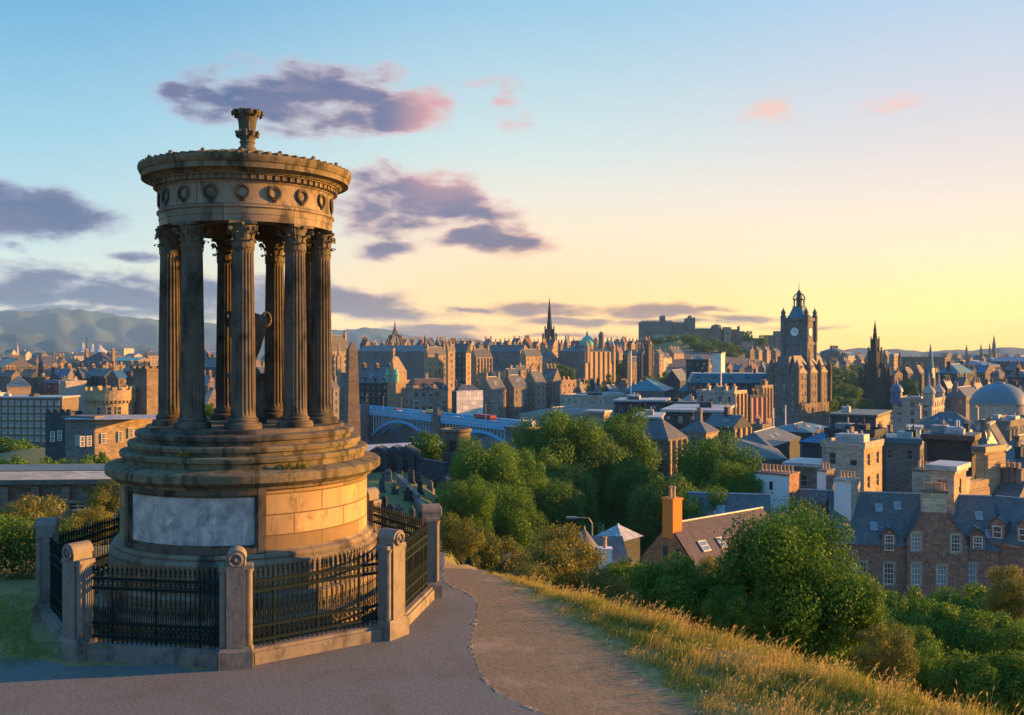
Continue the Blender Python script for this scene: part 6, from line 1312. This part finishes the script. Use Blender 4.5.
# ------------------------------------------------------------------ trees, bushes
def clump_points(n, blobs, rg, shell=.55):
    """points spread through a set of ellipsoid clumps, denser near their surfaces"""
    wts = np.array([b[3] * b[4] * b[5] for b in blobs]) ** .67; wts /= wts.sum(); idx = rg.choice(len(blobs), n, p=wts)
    B = np.array(blobs)[idx]; d = rg.normal(size=(n, 3)); d /= np.linalg.norm(d, axis=1)[:, None]
    rr = (shell + (1 - shell) * rg.random(n) ** .8) * (1 + .16 * np.abs(rg.normal(size=n)) * (rg.random(n) < .35)); rr = np.where(rg.random(n) < .22, rg.random(n) ** .5 * shell, rr)
    return B[:, :3] + d * B[:, 3:6] * rr[:, None], d
def leaf_mesh(name, n, size, blobs, m, seed=0, droop=.3, aspect=.6):
    rg = np.random.default_rng(seed); C, D = clump_points(n, blobs, rg)
    nrm = D * .8 + rg.normal(size=(n, 3)) * .65 + np.array([0, 0, .35]); nrm /= np.linalg.norm(nrm, axis=1)[:, None]
    t = np.cross(nrm, rg.normal(size=(n, 3))); t /= np.linalg.norm(t, axis=1)[:, None]; b = np.cross(nrm, t)
    s = size * (.55 + .9 * rg.random(n))[:, None]; a1 = t * s * .5; b1 = b * s * .5 * aspect
    V = np.stack([C - a1, C - a1 * .1 - b1 + nrm * s * .06, C + a1, C - a1 * .1 + b1 + nrm * s * .06], 1).reshape(-1, 3)
    return npmesh(name, V, np.arange(4 * n).reshape(-1, 4), m if isinstance(m, list) else [m])
def crown_blobs(rx, ry, rz, n, seed, r0=.30, low=-.75, jit=.12):
    """clumps over an ellipsoid (unit centre at 0), uneven in size"""
    rg = np.random.default_rng(seed); out = [(0, 0, -.05 * rz, rx * .55, ry * .55, rz * .6)]
    for k in range(n):
        z = low + (1 - low) * (k + .5) / n; z = min(.97, z); a = k * 2.39996 + rg.uniform(-.4, .4); q = max(0, 1 - abs(z) ** 2.8) ** .45; f = 1 + rg.normal(0, jit)
        r = r0 * rg.uniform(.55, 1.45)
        out.append((rx * q * math.cos(a) * .74 * f, ry * q * math.sin(a) * .74 * f, rz * z * .76 * f, rx * r, ry * r, rz * r * .85))
    return out
TREE_PROTO = {}
def trunk_mb(h, r, crown, seed, limbs=7):
    mb = MB(); mb.path([(0, 0, -.6), (0.03 * h, 0, h * .35), (-.02 * h, .02 * h, h * .7), (0, 0, h)], [r * 1.25, r, r * .8, r * .6], 9); return mb
def limb_mb(r, crown, seed, limbs=9):
    """limbs spreading inside the crown, origin at the crown centre"""
    rg = random.Random(seed); mb = MB(); rx, ry, rz = crown; b = Vector((0, 0, -rz * .95)); mb.path([b, (0, .1, -rz * .3), (.1, 0, rz * .45)], [r * .65, r * .5, r * .15], 7)
    for k in range(limbs):
        a = k * 2.4 + rg.uniform(-.3, .3); s = Vector((0, 0, rz * rg.uniform(-.85, -.1))); e = Vector((rx * .72 * math.cos(a), ry * .72 * math.sin(a), rz * rg.uniform(-.35, .6)))
        m_ = s.lerp(e, .5) + Vector((0, 0, -.08 * rz)); mb.path([s, m_, e], [r * .4, r * .25, r * .07], 6)
        for j in range(2):
            e2 = m_ + Vector((rg.uniform(-1, 1) * rx * .3, rg.uniform(-1, 1) * ry * .3, rg.uniform(.05, .3) * rz)); mb.path([m_, e2], [r * .18, r * .05], 5)
    return mb
def proto(kind, rx, ry, rz, nb, nl, size, m, th, tr, seed, jit=.13):
    """crown and trunk meshes of one kind of tree, base at z=0"""
    bl = [(x, y, z + th + rz * .62, a, b, c) for x, y, z, a, b, c in crown_blobs(rx, ry, rz, nb, seed, .31, jit=jit)]
    bl = [(x, y, z - th - rz * .62, a, b, c) for x, y, z, a, b, c in bl]
    TREE_PROTO[kind] = (leaf_mesh(kind + '_crown', nl, size, bl, m, seed), trunk_mb(th + rz * .5, tr, (rx, ry, rz), seed).data(kind + '_trunk', ['bark']), rx, rz, th + rz * .5, limb_mb(tr, (rx, ry, rz), seed).data(kind + '_limbs', ['bark']))
def tree(kind, name, label, px, py_top, Y, rpx, kmax=1.3, group=None, cat='tree', rot=None):
    """crown stays near its natural shape below py_top; the trunk reaches down to the ground"""
    cm, tm, rx, rz, th, lm = TREE_PROTO[kind]; X = X_(px, Y); s = rpx / F * Y / rx
    base = Hs(X, Y); top = max(Z_(py_top, Y), base + rz * s * .8); H_ = top - base
    k = min(kmax, max(.6, H_ / (rz * s * 1.9))); cz_ = H_ - rz * s * k * 1.0
    t = thing(name, label, cat, (X, Y, base), random.uniform(0, 6) if rot is None else rot, group)
    link('trunk', tm, t, scale=(s, s, max(.2 * s, (cz_ - rz * s * k * .9) / th))); link('crown', cm, t, (0, 0, cz_), scale=(s, s, s * k))
    if Y < 400: link('limbs', lm, t, (0, 0, cz_), scale=(s, s, s * k))
    return t
proto('broad', 5.5, 5.5, 4.8, 42, 46000, .23, 'leaf_mid', 1.6, .34, 11)
proto('broad_b', 5.0, 5.2, 5.4, 42, 46000, .23, 'leaf_mid', 2.0, .36, 12)
proto('dark', 5.0, 5.0, 5.4, 40, 44000, .23, 'leaf_dark', 1.8, .36, 13)
proto('maple', 3.0, 3.0, 3.3, 64, 100000, .105, 'leaf_maple', .5, .16, 14, .17)
proto('far', 5.0, 5.0, 5.0, 18, 4500, .6, 'leaf_dark', 2.5, .35, 15)
proto('far_light', 5.0, 5.0, 4.6, 16, 4500, .6, 'leaf_mid', 2.0, .35, 16)
proto('bush', 1.5, 1.5, 1.15, 26, 26000, .07, 'leaf_yellow', .15, .05, 17)
proto('bush_dark', 1.5, 1.5, 1.25, 30, 30000, .075, 'leaf_mid', .15, .05, 18)
proto('bush_olive', 1.3, 1.3, 1.1, 22, 14000, .07, 'leaf_olive', .2, .05, 19)
GT = 'trees along the road below the hill'
for a in [('broad', 'broad leafy tree with sunlit olive top, left end of the road trees beside the graveyard', 488, 440, 112, 40),
          ('broad_b', 'tall broad tree beside the graveyard wall, its right edge catching the sun', 512, 442, 122, 36),
          ('broad', 'large rounded tree, tallest of the road trees, in front of the blue bridge end', 562, 410, 158, 44),
          ('dark', 'darker tree filling the gap between the graveyard tree and the tall rounded one', 538, 446, 140, 32),
          ('broad_b', 'tree with narrow domed top just left of the sunlit columned office', 620, 409, 172, 33),
          ('dark', 'shaded tree standing below and between the two domed road trees', 596, 432, 158, 36),
          ('broad', 'wide yellow-green tree in front of the hipped slate hall', 712, 435, 138, 42),
          ('dark', 'dark tree just behind the orange chimney of the cottage', 664, 472, 120, 38),
          ('broad_b', 'dark green tree between the orange chimney and the white chimney gable', 738, 460, 126, 30),
          ('dark', 'lower dark tree in front of the tall rounded one, above the retaining wall', 566, 462, 135, 34), ('broad', 'lower leafy tree at the foot of the graveyard tree row', 462, 478, 96, 30), ('broad_b', 'low leafy tree below the tree beside the graveyard wall', 508, 482, 104, 32), ('dark', 'dark low tree below the tallest road tree, right of the retaining wall start', 556, 478, 120, 32), ('broad', 'low tree right of the yellow-green one, behind the cottage ridge', 700, 486, 110, 32), ('broad', 'low light tree below the second domed road tree', 606, 452, 160, 34), ('dark', 'lower dark tree between the domed road tree and the orange chimney', 636, 462, 150, 30),
          ('far_light', 'light green small tree left of the round mausoleum', 424, 432, 165, 20)]:
    tree(a[0], 'broadleaf_tree', a[1], *a[2:], group=GT)
tree('maple', 'maple_tree', 'large dense green tree in front of the stone house, behind the grass crest', 782, 507, 35, 74, rot=2.2)
for a in [('bush_dark', 'rounded dark green bush below the cottage roof skylights', 672, 556, 36, 52), ('bush', 'yellow-green bush below the blue turret roof', 560, 531, 40, 46),
          ('bush', 'sunlit yellow-green bush in front of the orange gable', 700, 560, 39, 30), ('bush_olive', 'thin olive shrub right beside the rear railing post', 462, 516, 33, 24),
          ('bush_olive', 'straggly olive shrub between railing and yellow-green bush', 500, 535, 34, 28), ('bush_olive', 'brown-tinged shrub at the foot of the slope beside the dark bush', 610, 572, 33, 34),
          ('bush_dark', 'low green shrub tucked between bush and cottage gable', 628, 560, 39, 30), ('bush_olive', 'small brownish shrub on the slope before the yellow-green bush', 530, 563, 31, 26),
          ('bush_dark', 'dark shrub filling the hollow left of the big maple', 735, 588, 33, 34), ('bush_olive', 'scrubby shrub at the right foot of the big maple', 884, 624, 30, 32), ('bush_dark', 'leafy bush against the right flank of the big maple', 850, 572, 34, 36),
          ('bush_dark', 'rounded green bush under the stone house windows', 915, 590, 52, 46), ('bush_dark', 'wide bush under the right end of the stone house', 978, 584, 56, 46),
          ('bush', 'yellow-green bush at the right edge of the slope', 1014, 570, 48, 28), ('bush_dark', 'low dark bush beside the maple, above the lower hedge', 905, 622, 42, 42),
          ('bush_dark', 'dark bush at the right edge below the yellow-green one', 1000, 612, 44, 46), ('bush_dark', 'lowest dark bush in the bottom right corner', 985, 655, 30, 52),
          ('bush_dark', 'dark bush above the grass tips, second from the bottom right corner', 925, 650, 32, 40), ('bush_dark', 'bush in the bottom right corner against the edge', 1040, 650, 30, 40),
          ('bush_dark', 'dark bush between the stone house and the edge hedges', 950, 606, 46, 40), ('bush_dark', 'bush left of the stone house behind the maple', 852, 592, 48, 40)]:
    tree(a[0], 'bush', a[1], *a[2:], group='bushes on the hill slope', cat='bush')
for a in [('bush', 'sunlit yellow-green bush before the left parapet block', 25, 498, 42, 40), ('bush', 'yellow-green bush beside the lit window at far left', 78, 512, 42, 22),
          ('bush_olive', 'olive bush against the left side of the podium', 108, 478, 45, 22), ('bush_dark', 'dark bush at the left edge behind the railing', -14, 510, 36, 40), ('bush', 'small bright bush just left of the rear railing', 100, 508, 38, 18)]:
    tree(a[0], 'bush', a[1], *a[2:], group='bushes behind the left railing', cat='bush')
# clipped dark hedge at the left
rg = np.random.default_rng(4); hb = [(x, rg.normal(0, .1), .9 + rg.normal(0, .08), .55, .5, .95) for x in np.arange(-4.6, 1.9, .5)]
hd = link('hedge', leaf_mesh('hedge', 30000, .075, hb, ['leaf_dark'], 8), None, (-14.2, 27.2, -6.55), .12); mark(hd, 'dark clipped hedge left of the railing', 'hedge')
# far and middle distance greenery
FT = [('far', 'tree', 30, 449, 240, 26), ('far_light', 'tree', 5, 447, 215, 26), ('far_light', 'tree', 98, 452, 138, 14), ('far', 'tree', 60, 460, 130, 22), ('far', 'tree', 120, 460, 120, 20), ('far_light', 'tree', 12, 456, 100, 24), ('far_light', 'tree', 40, 458, 104, 20), ('far', 'tree', 82, 458, 108, 22),
      ('far_light', 'tree', 212, 403, 128, 9), ('far_light', 'tree', 468, 448, 150, 16), ('far', 'tree', 556, 364, 640, 13), ('far', 'tree', 568, 366, 630, 9), ('far', 'tree', 590, 380, 600, 12), ('far_light', 'tree', 600, 384, 590, 9), ('far', 'tree', 578, 396, 500, 14),
      ('far', 'tree', 617, 360, 760, 9), ('far', 'tree', 610, 366, 740, 8), ('far_light', 'tree', 665, 372, 640, 10), ('far', 'tree', 650, 376, 620, 10), ('far', 'tree', 680, 378, 560, 8),
      ('far_light', 'tree', 690, 334, 1080, 11), ('far_light', 'tree', 699, 342, 1040, 11), ('far', 'tree', 712, 338, 1100, 11), ('far', 'tree', 724, 341, 1080, 11), ('far', 'tree', 735, 345, 1060, 9), ('far_light', 'tree', 745, 347, 1090, 7), ('far', 'tree', 748, 331, 1150, 5), ('far', 'tree', 763, 335, 1150, 5), ('far', 'tree', 705, 352, 1000, 12), ('far', 'tree', 728, 356, 980, 12),
      ('far', 'tree', 658, 338, 1160, 8), ('far', 'tree', 672, 340, 1150, 8),
      ('far', 'tree', 828, 362, 760, 12), ('far', 'tree', 840, 368, 720, 13), ('far', 'tree', 852, 364, 780, 12), ('far', 'tree', 834, 380, 600, 14), ('far', 'tree', 850, 384, 590, 15), ('far', 'tree', 822, 376, 640, 11), ('far', 'tree', 842, 396, 540, 16), ('far', 'tree', 856, 372, 700, 12), ('far_light', 'tree', 828, 394, 520, 10),
      ('far', 'tree', 897, 376, 720, 10), ('far', 'tree', 910, 378, 700, 9), ('far', 'tree', 888, 384, 660, 9), ('far', 'tree', 862, 398, 560, 12), ('far', 'tree', 606, 374, 700, 8)]
near_of = {}
LMK = [(12, 'office slab'), (98, 'turreted castle house'), (160, 'round temple'), (395, 'crown steeple'), (452, 'round mausoleum'), (550, 'black spire'), (590, 'sunlit bank palace'), (640, 'castle batteries'), (700, 'castle wall'), (745, 'castle rampart'), (800, 'clock tower'), (875, 'gothic monument spire'), (930, 'thin blue steeple'), (994, 'twin far spires')]
def where(px):
    l = min(LMK, key=lambda q: abs(q[0] - px)); return ('just left of the ' if px < l[0] - 5 else 'just right of the ' if px > l[0] + 5 else 'below the ') + l[1]
cnt = {}
NUM = ['first', 'second', 'third', 'fourth', 'fifth', 'sixth', 'seventh', 'eighth', 'ninth', 'tenth', 'eleventh', 'twelfth', 'thirteenth', 'fourteenth', 'fifteenth', 'sixteenth', 'seventeenth', 'eighteenth', 'nineteenth', 'twentieth']
FT.sort(key=lambda q: q[2])
tot = {}
for f_ in FT: tot[(f_[0], where(f_[2]))] = tot.get((f_[0], where(f_[2])), 0) + 1
for f_ in FT:
    k = (f_[0], where(f_[2])); cnt[k] = cnt.get(k, 0) + 1; c = 'light green' if 'light' in f_[0] else 'dark green'
    lb = f'{c} distant tree {k[1]}' + (f', {NUM[cnt[k]-1]} from the left there' if tot[k] > 1 else '')
    tree(f_[0], 'distant_tree', lb, *f_[2:], group='distant city trees')

# ------------------------------------------------------------------ grass on the crest
def in_grass(x, y):
    s = (x + 1.5) * .787 + (y - 29) * .617                       # distance over the crest
    sx = np.interp(-y, [-30, -27, -25.3, -23.4, -22, -20.2, -19, -17.8, -16.7, -15.2, -12], [-1.4, -.3, .3, 1.1, 1.5, 2.3, 2.5, 3.0, 3.5, 4.3, 5.6])
    return s, x - sx
def grass(name, n, hmin, hmax, m, seed, smin, smax, dense, label, heads=False, wid=.006, ymin=11, ymax=30):
    rg = np.random.default_rng(seed); xs = rg.uniform(-3, 16, n * 9); ys = rg.uniform(ymin, ymax, n * 9); s, e = in_grass(xs, ys)
    nzv = np.sin(xs * 1.7 + 1.3 * np.sin(ys * 1.1 + seed)) + np.sin(ys * 2.1 + xs * .7 + seed) + .8 * np.sin(xs * 4.1 - ys * 3.3)
    pr = np.clip((e + .10 + .22 * nzv) / dense, .012, 1) * np.clip((s - smin) / .8 + .5, 0, 1) * (s < smax) * (e > -.9) *  np.clip(.55 + .35 * nzv * (1 if 'dry' in name else -1), .12, 1)
    ok = rg.random(len(xs)) < pr; xs, ys, s, e = xs[ok][:n], ys[ok][:n], s[ok][:n], e[ok][:n]; k = len(xs)
    z = H(xs, ys) - .02; h = (hmin + (hmax - hmin) * rg.random(k) ** 1.5) * np.clip(.28 + e / 2.2, .25, 1) * np.clip(.85 + .38 * np.sin(xs * 2.9 + 1.1 * np.sin(ys * 2.3)) * np.sin(ys * 2.6 - xs * .8) + .2 * np.sin(xs * 6.1 + ys * 4.3), .4, 1.35); a = rg.uniform(0, 6.283, k)
    lean = rg.uniform(.1, .6, k) * h; la = rg.normal(.2, .9, k); w = wid * (.7 + .6 * rg.random(k))
    B = np.stack([xs, ys, z], -1); wx = np.stack([np.cos(a), np.sin(a), 0 * a], -1) * w[:, None]; L = np.stack([np.cos(la), np.sin(la), 0 * la], -1) * lean[:, None]; U = np.array([0, 0, 1.0])
    p1 = B + L * .25 + U * h[:, None] * .55; p2 = B + L + U * h[:, None]
    V = np.stack([B - wx, B + wx, p1 + wx * .8, p1 - wx * .8, p2 + wx * .12, p2 - wx * .12], 1).reshape(-1, 3); b = np.arange(k)[:, None] * 6
    Fq = np.concatenate([b + [0, 1, 2, 3], b + [3, 2, 4, 5]])
    if heads:
        sel = rg.random(k) < .45; T = p2[sel]; W = wx[sel] * 2.6 / 1.0; D = (L[sel] * .5 + U * h[sel][:, None] * .16); q = np.stack([T - D * .15, T + D * .35 + W, T + D, T + D * .35 - W], 1).reshape(-1, 3)
        V = np.vstack([V, q]); Fq = np.vstack([Fq, len(V) - len(q) + np.arange(len(q)).reshape(-1, 4)])
    o = link(name, npmesh(name, V, Fq, [m])); mark(o, label, 'grass', kind='stuff'); return o
grass('green_grass', 140000, .08, .33, 'grass_green', 1, -6, 4.5, .5, 'green grass growing along the crest of the slope')
grass('dry_grass', 44000, .10, .46, 'grass_gold', 2, -6, 4.5, .7, 'tall golden dry grass along the crest of the slope', True)
# turf left of the railing and sparse tufts in the soil
rg = np.random.default_rng(9); n = 60000; xs = rg.uniform(-19, -8.6, n); ys = rg.uniform(19.3, 27, n)
lc = np.hypot(xs - MC[0], ys - MC[1]); ok = (lc > 4.9) & (rg.random(n) < np.clip(1.2 - np.abs(ys - 22.4 - .25 * (xs + 11)) / 2.6 + .3 * np.sin(xs * 2.3), 0, 1)); xs, ys = xs[ok], ys[ok]; k = len(xs)
a = rg.uniform(0, 6.28, k); h = rg.uniform(.04, .15, k); B = np.stack([xs, ys, np.full(k, -6.5)], -1); wx = np.stack([np.cos(a), np.sin(a), 0 * a], -1) * .007; L = np.stack([np.sin(a * 3), np.cos(a * 5), 0 * a], -1) * (h * .4)[:, None]
V = np.stack([B - wx, B + wx, B + L + [0, 0, 1] * h[:, None]], 1).reshape(-1, 3)
mark(link('turf', npmesh('turf', V, np.arange(3 * k).reshape(-1, 3), ['grass_green'])), 'short green turf left of the railing', 'grass', kind='stuff')
